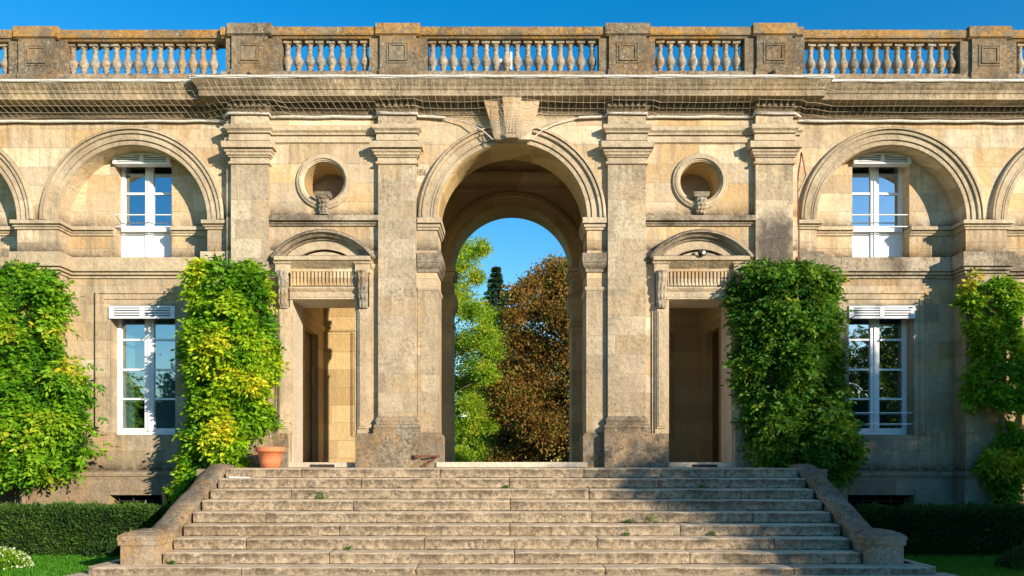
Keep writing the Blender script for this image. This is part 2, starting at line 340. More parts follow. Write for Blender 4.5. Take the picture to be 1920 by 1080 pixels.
def arch_mould(y, r0, r1, mat, name, p=.06, cx=0, cz=ZS):
    if mat is M['clean']: mat = arch_stone(cx, cz)
    pr = [(r1, y+.03), (r1, y-p*.8), (r1-.02, y-p*1.1), (r1-.05, y-p*1.15), (r1-.053, y-p*.55), (r1-.073, y-p*.55), (r1-.076, y-p*.9), (r1-.12, y-p*.85), (r1-.123, y-p*.35), (r0+.115, y-p*.40), (r0+.112, y-p*.55), (r0+.09, y-p*.55), (r0+.087, y-p*.1), (r0+.07, y-p*.1), (r0+.067, y-p*.3), (r0+.004, y-p*.3), (r0-.002, y+.03)]
    return MB().ring(cx, cz, pr, n=64, smooth=False).build(name, mat, B)
arch_mould(0, AR, AO, M['clean'], 'arch_moulding', .09)
arch_mould(FY, AR, AO, M['inner'], 'arch_moulding', .08)
MB().ring(0, ZS, [(AR-.001, .0), (AR-.012, .02), (AR-.012, .2), (AR-.012, .74)], n=64).build('arch_soffit', M['inner'], B)
# imposts on arch piers (front and rear)
IMP_A = [(.013, 5.69), (.03, 5.70), (.03, 5.73), (.055, 5.745), (.06, 5.785), (.035, 5.79), (.035, 5.805), (.08, 5.81), (.08, 5.908), (.013, 5.915)]
IMP_B = [(0, 4.93), (.025, 4.94), (.025, 4.99), (.06, 5.03), (.075, 5.06), (.075, 5.10), (.085, 5.10), (.085, 5.27), (0, 5.29)]
IMP_C = [(0, 4.59), (.025, 4.61), (.035, 4.64), (.035, 4.67), (0, 4.68)]
for prof, mat in ((IMP_A, 'clean'), (IMP_B, 'ledge'), (IMP_C, 'clean')):
    for y0, y1 in ((0, .75), (FY, FY2)):
        for s in (-1, 1):
            p = [(-1.7, y0), (-AR, y0), (-AR, y1)]
            if s > 0: p = [(-a, b) for a, b in p][::-1]
            MB().sweep(p, prof).build('impost', M[mat if y0 == 0 else 'inner'], B)
for s in (-1, 1):     # arch pier face a little greyer, with plinth
    p = [(-1.70, 0), (-AR, 0), (-AR, .75)]
    if s > 0: p = [(-a, b) for a, b in p][::-1]
    MB().sweep(p, [(0, 1.42), (.012, 1.42), (.012, 4.62), (0, 4.63)]).build('pier_facing', M['pil'], B)
    MB().sweep(p, [(0, 1.42), (.075, 1.42), (.075, 1.98), (.05, 2.03), (.012, 2.05), (0, 2.05)]).build('pier_plinth', M['plinth'], B)
# pilasters
for (a, b) in PIL:
    P0 = MB().box(a, b, -.10, .02, 2.30, 7.79).build('pilaster', M['pil'], B)
    pth = [(a, 0), (a, -.10), (b, -.10), (b, 0)]
    MB().sweep(pth, [(0, 6.84), (.035, 6.85), (.04, 6.885), (.008, 6.895), (.008, 6.965), (.035, 6.97), (.035, 6.995), (.06, 7.0), (.065, 7.035), (.09, 7.055), (.095, 7.08), (.06, 7.085), (.06, 7.105), (.125, 7.11), (.135, 7.20), (.135, 7.215), (0, 7.24)]).build('capital', M['clean'], P0)
    MB().sweep(pth, [(0, 2.02), (.075, 2.02), (.075, 2.10), (.06, 2.115), (.075, 2.14), (.06, 2.18), (.03, 2.20), (.03, 2.23), (.045, 2.26), (.03, 2.29), (0, 2.34)]).build('base', M['plinth'], P0)
    wa, wb = (a-.38, b+.08) if abs(a+2.396) < .01 else (a-.08, b+.38) if abs(a-1.718) < .01 else (a-.05, b+.05)
    if abs(a) > 4 or b > 5: wa, wb = a-.1, b+.1
    MB().prism([(-.25, 1.40), (-.25, 2.00), (-.235, 2.025), (0.01, 2.035), (0.01, 1.40)], wa, wb).build('pedestal', M['plinth'], P0)
for s in (-1, 1):     # low plinth blocks under the outer door jambs
    a, b = sorted((s*4.40, s*4.0)); MB().box(a, b, -.16, .01, 1.40, 2.03).build('jamb_plinth', M['plinth'], B)
# architrave strings between the pilasters
for s in (-1, 1):
    p = [(-PE, .15), (-PE, 0), (-5.03, 0), (-5.03, -.1), (-4.363, -.1), (-4.363, 0), (-2.396, 0), (-2.396, -.1), (-1.718, -.1), (-1.718, 0)]
    if s > 0: p = [(-a, b) for a, b in p][::-1]
    MB().sweep(p, [(0, 7.265), (.03, 7.27), (.03, 7.37), (.008, 7.375), (.008, 7.395), (.045, 7.40), (.05, 7.43), (.09, 7.465), (.095, 7.53), (0, 7.55)]).build('architrave', M['clean'], B)
    a, b = sorted((s*4.363, s*2.396))
    MB().sweep([(a, 0), (b, 0)], [(0, 5.765), (.035, 5.77), (.035, 5.79), (.06, 5.81), (.06, 5.825), (.035, 5.83), (.035, 5.845), (.10, 5.85), (.10, 5.94), (0, 5.97)]).build('string_course', M['ledge'], B)
    MB().sweep([(a, 0), (b, 0)], [(0, 4.99), (.02, 5.0), (.035, 5.05), (.035, 5.08), (0, 5.09)]).build('string_course', M['clean'], B)
# main entablature
path0 = [(-13.8, WY), (-PE, WY), (-PE, 0), (PE, 0), (PE, WY), (13.8, WY)]
brk = [(-13.8, WY), (-PE, WY), (-PE, 0)]
for a, b in PIL: brk += [(a, 0), (a, -.1), (b, -.1), (b, 0)]
brk += [(PE, 0), (PE, WY), (13.8, WY)]
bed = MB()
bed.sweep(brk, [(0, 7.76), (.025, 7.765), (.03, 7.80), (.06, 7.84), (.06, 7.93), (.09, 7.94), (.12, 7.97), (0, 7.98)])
cor = MB()
cor.sweep(path0, [(0, 7.95), (.16, 7.952), (.36, 7.955), (.36, 8.06), (.375, 8.065), (.385, 8.10), (.42, 8.14), (.45, 8.19), (.46, 8.23), (.40, 8.26), (-.3, 8.27)])
CORN = cor.build('cornice', M['cornice'], B)
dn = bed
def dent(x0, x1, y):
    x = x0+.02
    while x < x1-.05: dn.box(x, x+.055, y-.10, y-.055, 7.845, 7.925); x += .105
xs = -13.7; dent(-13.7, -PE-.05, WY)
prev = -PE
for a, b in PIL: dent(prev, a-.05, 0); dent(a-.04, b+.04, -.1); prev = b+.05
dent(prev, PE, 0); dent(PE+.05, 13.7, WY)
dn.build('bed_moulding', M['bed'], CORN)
MB().sweep(path0, [(.47, 8.21), (.475, 8.262), (.35, 8.275), (.30, 8.285), (.28, 8.285)]).build('flashing', M['flash'], CORN)
# keystone
k = MB(); zt, zb = 7.95, 7.27; wt, wb_ = .50, .31
for (f0, f1, dd) in ((-1, -.34, .16), (-.34, .34, .24), (.34, 1, .16)):
    v = []
    for z, w, e in ((zb, wb_, 0), (7.55, (wb_+wt)/2*.95, .03), (zt, wt, .1)):
        v += [(f0*w, .1, z), (f0*w, -dd-e, z), (f1*w, -dd-e, z), (f1*w, .1, z)]
    k.add(v, [(0,1,2,3), (8,9,10,11)]+[(r*4+i, r*4+(i+1) % 4, r*4+4+(i+1) % 4, r*4+4+i) for r in (0, 1) for i in range(4)])
for i in range(7):
    z = 7.36+i*.075; k.box(-.10+.055*(i % 4), -.065+.055*(i % 4), -.275, -.2, 7.34, 7.88) if i < 4 else None
k.build('keystone', M['cream'], B)
# balustrade
rl = MB(); pl_ = MB(); kb = MB()
for (x0, x1, y) in ((-13.8, -5.2, .0), (-5.2, 5.2, -.1), (5.2, 13.8, .0)):
    rl.prism([(y, 9.10), (y-.02, 9.13), (y-.05, 9.14), (y-.06, 9.17), (y-.06, 9.27), (y-.04, 9.29), (y+.28, 9.29), (y+.30, 9.26), (y+.30, 9.14), (y+.25, 9.10)], x0, x1)
    pl_.prism([(y-.05, 8.26), (y-.05, 8.42), (y-.03, 8.44), (y-.02, 8.50), (y+.0, 8.52), (y+.27, 8.52), (y+.29, 8.26)], x0, x1)
    kb.box(x0, x1, y+.5, y+.6, 8.29, 8.62)
rl.build('top_rail', M['rail'], B); pl_.build('parapet_base', M['plinth'], B); kb.build('roof_kerb', M['roofing'], B)
def pedestal(px0, px1, d0, d1, y):
    a, b = PX(px0, y-.06), PX(px1, y-.06); c = (a+b)/2
    m = MB(); m.box(a, b, y-.07, y+.30, 8.26, 8.52); m.box(a+.02, b-.02, y-.06, y+.29, 8.52, 9.12)
    m.box(PX(d0, y), PX(d1, y), y-.012, y+.26, 8.5, 9.11)
    o = m.build('balustrade_pier', M['ped'], B)
    MB().prism([(y-.06, 9.115), (y-.08, 9.13), (y-.10, 9.14), (y-.10, 9.31), (y-.08, 9.335), (y+.34, 9.335), (y+.34, 9.115)], a-.05, b+.05).build('pier_cap', M['rail'] if px0 in (32, 710, 1417, 1821) else M['ped'], o)
    f = MB(); w = .20
    for q, e in ((w, .012), (w-.045, .022)):
        for (u0, u1, v0, v1) in ((-q, q, q-.03, q), (-q, q, -q, -q+.03), (-q, -q+.03, -q+.03, q-.03), (q-.03, q, -q+.03, q-.03)):
            f.box(c+u0, c+u1, y-.061-e, y-.058, 8.82+v0*.95, 8.82+v1*.95)
    f.box(c-.125, c+.125, y-.068, y-.055, 8.70, 8.94)
    f.build('panel_moulding', M['ped'], o)
for a in ((432,504,424,527,-.1), (710,782,693,801,-.1), (1140,1214,1123,1228,-.1), (1417,1488,1396,1508,-.1), (32,104,17,126,0), (1821,1890,1800,1905,0), (-330,-255,-345,-238,0), (2170,2245,2155,2262,0)):
    pedestal(*a)
bp = [(.0,0), (.05,0), (.05,.03), (.035,.04), (.035,.07), (.055,.085), (.055,.10), (.042,.11), (.055,.13), (.078,.17), (.087,.21), (.082,.25), (.065,.29), (.05,.33), (.042,.38), (.040,.42), (.050,.43), (.050,.445), (.036,.455), (.038,.48), (.055,.51), (.062,.525), (0,.53)]
bmesh_ = MB().lathe(bp); bmesh_.box(-.07, .07, -.07, .07, -.01, .025); bmesh_.box(-.072, .072, -.072, .072, .525, .60)
runs = [(811,1109,16,-.1), (539,684,8,-.1), (1237,1382,8,-.1), (137,401,14,0), (1519,1785,14,0), (-230,10,13,0), (1913,2153,13,0)]
b0 = None
for (p0, p1, n, y) in runs:
    for i in range(n):
        px = p0+(p1-p0)*i/(n-1)
        if px < -60 or px > 1980: continue
        loc = Vector((PX(px, y+.1)+random.uniform(-.006,.006), y+.12, 8.52))
        if b0 is None: b0 = MB(); b0.v, b0.f, b0.sm = bmesh_.v, bmesh_.f, bmesh_.sm; b0 = b0.build('baluster', M['bal'], B); o = b0
        else: o = b0.copy(); C.objects.link(o); o.parent = B
        o.location = loc; o.rotation_euler = (random.uniform(-.01,.01), random.uniform(-.015,.015), random.uniform(-.08,.08))
for px, py in ((467,141), (1451,134)):
    x, z = PX(px, -.2), PZ(py, -.2); MB().tube([(x+.08, 0, z+.05), (x, -.25, z)], .03).tube([(x, -.25, z), (x-.006, -.262, z-.002)], .018).build('drain_spout', M['iron'] if px < 900 else M['plinth'], B)

# oculi with carved bracket
def carved(x0, x1, z0, z1, y, d, seed=0):      # scrolled leaf bracket: side profile swept across, dented into leaves
    m = MB(); nx, nz = 12, 26; vs = []
    for i in range(nx+1):
        u = i/nx
        for j in range(nz+1):
            t = j/nz; z = z0+(z1-z0)*t
            prof = d*(.35+.65*max(0, t)**.8) if t > .25 else d*(.35+.25*math.sin(PI*t/.25))
            e = math.sqrt(max(0, 1-(2*u-1)**2*.75))
            bump = .26*d*(abs(math.sin(u*PI*3+.6*math.sin(t*9+seed)))*abs(math.sin(t*PI*4+seed)))+.12*d*noise.noise(Vector((u*6, t*14, seed)))
            taper = .72+.28*t
            vs.append((x0+(x1-x0)*(.5+(u-.5)*taper), y-prof*e-bump, z))
    m.add(vs, [(i*(nz+1)+j, (i+1)*(nz+1)+j, (i+1)*(nz+1)+j+1, i*(nz+1)+j+1) for i in range(nx) for j in range(nz)], True)
    m.box(x0+(x1-x0)*.15, x1-(x1-x0)*.15, y-d*.3, y+.01, z0, z1); return m
for s in (-1, 1):
    cx = s*OCX; p = .07
    o = MB().ring(cx, OCZ, [(.50,.01), (.50,-.03), (.485,-.045), (.46,-.045), (.455,-.06), (.43,-p), (.405,-p), (.40,-.05), (.375,-.04), (.37,-.025), (OCR,-.02), (OCR-.001,.03)], 0, 2*PI, 56, smooth=False).build('oculus', M['clean'], B)
    MB().ring(cx, OCZ, [(OCR-.008,-.01), (OCR-.008,.6)], 0, 2*PI, 48).build('oculus_lining', M['inner'], o)
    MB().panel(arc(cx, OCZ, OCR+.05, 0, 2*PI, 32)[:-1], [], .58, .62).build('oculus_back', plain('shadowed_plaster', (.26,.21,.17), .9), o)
    br = carved(cx-.115, cx+.115, 5.97, 6.26, -.02, .13, s); br.build('bracket', M['bal'], o)
    MB().sweep([(cx-.11, 0.02), (cx-.11, -.14), (cx+.11, -.14), (cx+.11, .02)], [(0, 6.25), (.015, 6.255), (.03, 6.30), (.03, 6.34), (-.1, 6.345)]).box(cx-.1, cx+.1, -.13, .02, 6.25, 6.34).build('bracket_cap', M['ledge'], o)

# door surrounds with segmental pediments
for s in (-1, 1):
    fx = lambda px, y=-.05: s*PX(px, y)
    cx = fx(606.5)
    hz0, hz1 = PZ(488,-.2), PZ(479,-.2)
    w = abs(PX(507,-.2)-PX(701,-.2))/2; cxp = s*(PX(507,-.2)+PX(701,-.2))/2
    m = MB()     # frame body
    m.sweep([(cxp-w+.06, 0), (cxp+w-.06, 0)], [(0, 4.98), (.03, 4.985), (.03, 5.0), (.16, hz0-.01), (.17, hz0-.0), (.2, hz0+.01), (.2, hz1-.01), (.17, hz1+.01), (0, hz1+.015)])
    SUR = m.build('door_surround', M['clean'], B)
    rise = PZ(430,-.15)-hz1; hw = w+.02; Rr = (hw*hw+rise*rise)/(2*rise); cz = hz1+rise-Rr; th = math.acos((Rr-rise)/Rr)
    a0, a1 = PI/2-th, PI/2+th
    MB().ring(cxp, cz, [(Rr,.01), (Rr,-.17), (Rr-.03,-.21), (Rr-.06,-.21), (Rr-.07,-.16), (Rr-.12,-.13), (Rr-.125,-.075), (Rr-.165,-.065), (Rr-.17,0.01)], a0, a1, 36, smooth=False).build('pediment', M['ledge'], SUR)
    t_ = [(cxp-hw+.3, hz1-.02)]+[p for p in arc(cxp, cz, Rr-.15, a0+.24, a1-.24, 20) if p[1] > hz1]+[(cxp+hw-.3, hz1-.02)]
    MB().panel(t_, [], -.03, .0).build('tympanum', M['clean'], SUR)
    MB().ring(cxp, cz-.03, [(Rr-.27,0), (Rr-.27,-.05), (Rr-.30,-.06), (Rr-.31,-.03), (Rr-.34,-.03)], a0+.3, a1-.3, 24, smooth=False).build('tympanum_moulding', M['clean'], SUR)
    # frieze: plain band, fluted band, lower ledge, lintel
    xa, xb = sorted((fx(545), fx(668)))
    fr = MB(); fr.box(xa, xb, -.05, .02, PZ(509,-.05), 5.02)
    z0, z1 = PZ(536,-.03), PZ(509,-.03); fr.box(xa, xb, -.012, .02, z0-.02, z1)
    nfl = 18; pw = (xb-xa)/nfl
    for i in range(nfl+1): fr.box(max(xa, xa+i*pw-.018), min(xb, xa+i*pw+.018), -.05, 0, z0, z1)
    for i in range(nfl): fr.box(xa+i*pw+.018, xa+(i+1)*pw-.018, -.035, 0, z0, z0+.055)
    fr.build('fluted_frieze', M['cream'], SUR)
    ln = MB(); zb_ = PZ(562,0)
    ln.sweep([(xa-.02, 0), (xb+.02, 0)], [(0, zb_-.0), (.05, zb_), (.05, zb_+.03), (.035, zb_+.045), (.035, zb_+.14), (.05, zb_+.15), (.075, zb_+.19), (.075, z0-.025), (.03, z0-.01), (0, z0-.005)])
    ln.build('lintel', M['clean'], SUR)
    for (p0, p1) in ((521, 543), (670, 692)):
        a, b = sorted((fx(p0), fx(p1))); j = MB()
        j.box(a, b, -.06, .01, 2.03, 4.30); j.box(a+.03, b-.03, -.085, -.05, 2.12, 4.26); j.box(a+.055, b-.055, -.10, -.08, 2.16, 4.22)
        j.box(a-.045, a+.0, -.03, .01, 2.03, 5.0); j.box(b, b+.045, -.03, .01, 2.03, 5.0); j.box(a-.01, b+.01, -.10, .0, 1.41, 2.03)
        jb = j.build('door_jamb', M['clean'], SUR)
        carved(a-.005, b+.005, 4.27, 4.93, -.05, .14, p0).build('carved_bracket', M['bal'], jb)
        MB().sweep([(a-.01, .01), (a-.01, -.11), (b+.01, -.11), (b+.01, .01)], [(0, 4.90), (.015, 4.91), (.015, 5.05), (.04, 5.07), (.05, 5.12), (.05, hz0+.0), (0, hz0+.0)]).build('bracket_cap', M['clean'], jb)
    MB().box(xa-.02, xb+.02, -.06, .74, 1.425, 1.512).build('doorstep', M['thresh'], B)
    iv = MB(); # inner jamb lining
    iv.box(xa, xa+.006, .0, .74, FZ, zb_); iv.box(xb-.006, xb, .0, .74, FZ, zb_); iv.box(xa+.006, xb-.006, 0, .74, zb_-.006, zb_); iv.build('door_reveal', M['thresh'], SUR)
MB().box(PX(581,-.065), PX(627,-.065), -.066, -.05, 1.43, 1.475).build('drain_slot', M['dark'], B); MB().box(PX(1298,-.065), PX(1345,-.065), -.066, -.05, 1.43, 1.475).build('drain_slot', M['dark'], B)
MB().box(-AR+.0, AR-.0, -.10, .76, 1.425, 1.516).build('doorstep', M['thresh'], B)
# lit pilaster panels on the inner far wall, seen through the side doors
for s in (-1, 1):
    m = MB()
    for d0, d1, p in ((0, .42, .03), (.03, .39, .045), (.07, .35, .06), (.12, .30, .075)):
        a, b = sorted((s*(3.62-d0), s*(3.62-d1))); m.box(a, b, FY-p, FY+.01, 2.1+d0, 4.44-d0*.3)
    m.build('inner_pilaster', M['inner'], B)

# wings: arcaded front plane, recessed wall with windows, strings
GZ0, GZ1, GH = PZ(815, RY), PZ(572, RY), .61
UZ0, UZ1, UH = 5.33, 7.16, .535
BZ0, BZ1, BH = .12, PZ(928, RY), .62
wins = {}
for s in (-1, 1):
    xo = s*13.8; cxs = [s*WC, s*(WC+SP), ]
    pts = [(s*PE*.995, 0), (s*PE*.995, TOPZ), (xo, TOPZ), (xo, 0)]
    for cx in cxs[::-1]:
        a = arc(cx, ZS+.02, 1.36, 0, PI, 44)
        if s > 0: a = a[::-1]
        pts += [(a[0][0], 0)]+a+[(a[-1][0], 0)]
    MB().panel(pts, [], WY, RY+.01).build('arcade_wall', M['wing'], B)
    hl = []
    for cx in cxs:
        hl.append([(cx-GH, GZ0), (cx+GH, GZ0), (cx+GH, GZ1), (cx-GH, GZ1)])
        hl.append([(cx-UH, UZ0), (cx+UH, UZ0), (cx+UH, UZ1)]+[(cx+UH*math.cos(t*PI/10), UZ1+.13*math.sin(t*PI/10)) for t in range(1, 10)]+[(cx-UH, UZ1)])
        hl.append([(cx-BH, BZ0), (cx+BH, BZ0), (cx+BH, BZ1), (cx-BH, BZ1)])
    a, b = sorted((s*5.2, xo))
    MB().panel([(a, 0), (b, 0), (b, TOPZ), (a, TOPZ)], hl, RY, RY+.32).build('recessed_wall', M['wing'], B)
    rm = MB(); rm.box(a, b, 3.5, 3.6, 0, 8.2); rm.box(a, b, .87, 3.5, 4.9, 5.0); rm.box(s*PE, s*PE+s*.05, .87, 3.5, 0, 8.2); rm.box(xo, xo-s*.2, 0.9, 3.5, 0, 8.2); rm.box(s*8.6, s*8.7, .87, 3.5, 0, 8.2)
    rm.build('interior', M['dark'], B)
    for i, cx in enumerate(cxs):
        arch_mould(WY, 1.36, 1.68, M['clean'], 'wing_arch_moulding', .07, cx, ZS+.02)
        x0, x1 = sorted((cx-1.36, cx+1.36))
        IMPW = [(0, 5.75), (.03, 5.755), (.03, 5.785), (.055, 5.80), (.06, 5.82), (.035, 5.825), (.035, 5.84), (.085, 5.845), (.085, 5.91), (0, 5.93)]
        LED = [(0, 4.95), (.03, 4.955), (.03, 4.99), (.01, 4.995), (.01, 5.01), (.06, 5.015), (.065, 5.05), (.04, 5.055), (.04, 5.07), (.09, 5.075), (.095, 5.33), (.0, 5.345)]
        BAS = [(0, 1.16), (.03, 1.17), (.03, 1.24), (.055, 1.25), (.06, 1.29), (.05, 1.33), (0, 1.36)]
        lft = x0-.3725 if not (s > 0 and i == 0) else s*PE; rgt = x1+.3725 if not (s < 0 and i == 0) else s*PE
        L = [(lft, WY), (x0, WY), (x0, RY)]; Rr_ = [(x1, RY), (x1, WY), (rgt, WY)]
        MB().sweep(L+[(cx-UH, RY)], IMPW).build('impost', M['clean'], B); MB().sweep([(cx+UH, RY)]+Rr_, IMPW).build('impost', M['clean'], B)
        MB().sweep(L+Rr_, LED).build('string_course', M['ledge'] if s > 0 else M['clean'], B)
        MB().sweep(L+Rr_, BAS).build('plinth_string', M['base'], B)
        MB().sweep(L+Rr_, [(0, 1.17), (.028, 1.17), (.028, .98), (.0, .98)]).build('plinth_band', M['base'], B)
        pl = MB().sweep(L+[(cx-BH-.02, RY)], [(0,.98), (.027,.98), (.03,0)]).sweep([(cx+BH+.02, RY)]+Rr_, [(0,.98), (.027,.98), (.03,0)]); pl.box(cx-BH, cx+BH, RY-.02, RY+.02, BZ1, .98); pl.build('plinth', M['base'], B)
        # architrave round the ground-floor window
        ar = MB()
        for e, p, o in ((.24, .05, 0), (.20, .065, .03), (.09, .045, 0)):
            pass
        yb = RY
        def frm(o0, o1, p):
            ar.box(cx-GH-o1, cx-GH-o0, yb-p, yb+.01, GZ0, GZ1+o1); ar.box(cx+GH+o0, cx+GH+o1, yb-p, yb+.01, GZ0, GZ1+o1); ar.box(cx-GH-o0, cx+GH+o0, yb-p, yb+.01, GZ1+o0, GZ1+o1)
        frm(.0, .105, .025); frm(.105, .205, .045); frm(.205, .25, .07)
        ar.build('window_architrave', M['wing'] , B)
        # basement grille
        bg_ = MB().tube([(cx-BH, RY+.15, BZ1-.12), (cx+BH, RY+.15, BZ1-.12)], .012, 5)
        for q in range(5): bg_.tube([(cx-BH+.1+q*.26, RY+.15, BZ0), (cx-BH+.1+q*.26, RY+.15, BZ1)], .01, 5)
        bg_.build('basement_grille', M['iron'], B)
        # windows
        yf = RY+.25
        m = MB(); f = .075    # ground floor casement
        m.box(cx-GH, cx-GH+f, yf, yf+.06, GZ0, GZ1); m.box(cx+GH-f, cx+GH, yf, yf+.06, GZ0, GZ1)
        m.box(cx-GH+f, cx+GH-f, yf, yf+.06, GZ0, GZ0+.07); m.box(cx-GH+f, cx+GH-f, yf, yf+.06, GZ1-.06, GZ1)
        m.box(cx-.085, cx+.085, yf-.012, yf+.055, GZ0+.07, GZ1-.06); m.box(cx-.02, cx+.02, yf-.03, yf-.01, GZ0+.07, GZ1-.06)
        rz = [PZ(q, yf) for q in (805, 748, 693, 637, 580)]
        for z in rz[1:4]:
            m.box(cx-GH+f, cx-.085, yf+.005, yf+.05, z-.018, z+.018); m.box(cx+.085, cx+GH-f, yf+.005, yf+.05, z-.018, z+.018)
        m.box(cx-GH+f, cx-.085, yf+.002, yf+.055, GZ0+.07, GZ0+.13); m.box(cx+.085, cx+GH-f, yf+.002, yf+.055, GZ0+.07, GZ0+.13)
        W_ = m.build('casement_window', M['paint'], B); wins[(s, i, 0)] = W_
        for (a, b) in ((cx-GH+f, cx-.085), (cx+.085, cx+GH-f)):
            zz = [GZ0+.13]+rz[1:4]+[GZ1-.06]
            for q in range(4): MB().box(a, b, yf+.03, yf+.034, zz[q]+(.018 if q else 0), zz[q+1]-(.018 if q < 3 else 0)).build('pane', M['glass'], W_)
        lz0, lz1 = PZ(597, RY-.06), PZ(573, RY-.06)
        def louvre(x0, x1, z0, z1, y, curve=0.):
            l = MB(); t = .03; c = (x0+x1)/2; h = z1-z0
            l.box(x0, x0+.08, y, y+.03, z0, z1); l.box(x1-.08, x1, y, y+.03, z0, z1); l.box(c-.04, c+.04, y, y+.03, z0, z1+curve)
            l.box(x0+.08, c-.04, y, y+.03, z0, z0+t+.012); l.box(c+.04, x1-.08, y, y+.03, z0, z0+t+.012)
            if curve:
                top = [(c+(x1-c)*q/10, z1-.04+curve*(1-(q/10)**2)*1.2) for q in range(-10, 11)]
                l.panel([(x0, z1-.045)]+[(x1, z1-.045)]+top[::-1], [], y, y+.03)
            else: l.box(x0+.08, c-.04, y, y+.03, z1-t-.006, z1); l.box(c+.04, x1-.08, y, y+.03, z1-t-.006, z1)
            n = 3 if not curve else 3; zi0, zi1 = z0+t+.012, z1-(t if not curve else .045)
            for q in range(n):
                z = zi0+(zi1-zi0)*(q+.75)/(n+.5); hh = (zi1-zi0)/(n+.5)*.27
                for a, b in ((x0+.08, c-.04), (c+.04, x1-.08)): l.box(a, b, y+.006, y+.026, z-hh, z+hh)
            return l
        lo = louvre(cx-GH-.004, cx+GH+.004, lz0, lz1, RY-.06).build('louvre_box', M['paint'], W_)
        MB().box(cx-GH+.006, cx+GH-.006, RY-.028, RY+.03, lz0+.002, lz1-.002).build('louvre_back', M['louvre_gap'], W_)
        # upper door-window with panelled foot
        m = MB(); zp = PZ(430, yf); zt = UZ1+.02
        m.box(cx-UH, cx-UH+.07, yf, yf+.06, UZ0, zt); m.box(cx+UH-.07, cx+UH, yf, yf+.06, UZ0, zt)
        m.box(cx-.075, cx+.075, yf-.012, yf+.05, UZ0, zt); m.box(cx-.02, cx+.02, yf-.028, yf-.01, UZ0, zt)
        pts_ = [(cx-UH, zt-.03)]+[(cx+UH*q/8, zt-.03) for q in (8,)]+[(cx+UH*q/8, zt+.06-.09*(q/8)**2) for q in range(8, -9, -1)]
        m.box(cx-UH+.07, cx+UH-.07, yf, yf+.05, zt-.02, zt+.10)
        zr = PZ(363, yf)
        for a, b in ((cx-UH+.07, cx-.075), (cx+.075, cx+UH-.07)):
            m.box(a, b, yf+.004, yf+.05, zr-.02, zr+.02); m.box(a, b, yf+.0, yf+.05, zp-.05, zp+.045); m.box(a, b, yf+.004, yf+.05, UZ0, UZ0+.06)
            m.box(a, b, yf+.02, yf+.045, UZ0+.06, zp-.05); m.box(a+.04, b-.04, yf+.010, yf+.03, UZ0+.11, zp-.10)
        m.box(cx-UH+.03, cx+UH-.03, yf-.06, yf-.01, PZ(436, yf), PZ(429, yf))
        U_ = m.build('balcony_window', M['paint'], B)
        for (a, b) in ((cx-UH+.07, cx-.075), (cx+.075, cx+UH-.07)):
            MB().box(a, b, yf+.03, yf+.034, zp+.045, zr-.02).build('pane', M['glass'], U_); MB().box(a, b, yf+.03, yf+.034, zr+.02, zt-.02).build('pane', M['glass'], U_)
        lz = PZ(307, .48); x0, x1 = cx-UH, cx+UH; lb = MB()
        top = [(cx+(x1-cx)*q/10, lz+.13+.075*(1-(q/10)**2)) for q in range(10, -11, -1)]
        hl_ = [[(x0+.07, lz+.035), (cx-.035, lz+.035), (cx-.035, lz+.165), (x0+.07, lz+.115)], [(cx+.035, lz+.035), (x1-.07, lz+.035), (x1-.07, lz+.115), (cx+.035, lz+.165)]]
        lb.panel([(x0, lz), (x1, lz)]+top, hl_, .47, .495)
        for zz_, e in ((.062, 0), (.096, 0), (.13, .12)):
            lb.box(x0+.07+e, cx-.035, .475, .49, lz+zz_-.008, lz+zz_+.008); lb.box(cx+.035, x1-.07-e, .475, .49, lz+zz_-.008, lz+zz_+.008)
        lb.box(x0, x0+.02, .495, RY+.1, lz, lz+.125).box(x1-.02, x1, .495, RY+.1, lz, lz+.125).box(x0+.02, x1-.02, .495, RY+.1, lz, lz+.015).build('louvre_box', M['paint'], U_)
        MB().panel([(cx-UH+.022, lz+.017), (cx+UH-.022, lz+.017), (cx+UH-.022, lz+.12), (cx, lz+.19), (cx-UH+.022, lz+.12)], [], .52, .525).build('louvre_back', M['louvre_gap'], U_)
        gr = MB()
        for py in (402, 424): gr.tube([(cx-UH, RY+.03, PZ(py, RY)), (cx+UH, RY+.03, PZ(py, RY))], .012, 6)
        gr.build('guard_rail', M['paint'], U_)
        if s > 0:
            gr = MB()
            for py in (774, 795): gr.tube([(cx-GH, RY+.03, PZ(py, RY)), (cx+GH, RY+.03, PZ(py, RY))], .012, 6)
            gr.build('guard_rail', M['paint'], W_)
        if s < 0:     # pale inner shutters behind the left ground-floor glass
            c_ = MB(); c_.box(cx+.06, cx+GH, yf+.085, yf+.10, GZ0, GZ1); c_.box(cx+.33, cx+.345, yf+.075, yf+.085, GZ0, GZ1)
            c_.add([(cx-GH, yf+.10, GZ0), (cx-GH+.19, yf+.30, GZ0), (cx-GH+.19, yf+.30, GZ1), (cx-GH, yf+.10, GZ1)], [(0,1,2,3)])
            c_.build('inner_shutter', M['curtain'], W_)
        else:
            MB().box(cx+.1, cx+.3, yf+.3, yf+.4, GZ0, GZ0+.45).build('red_curtain', M['red'], W_)
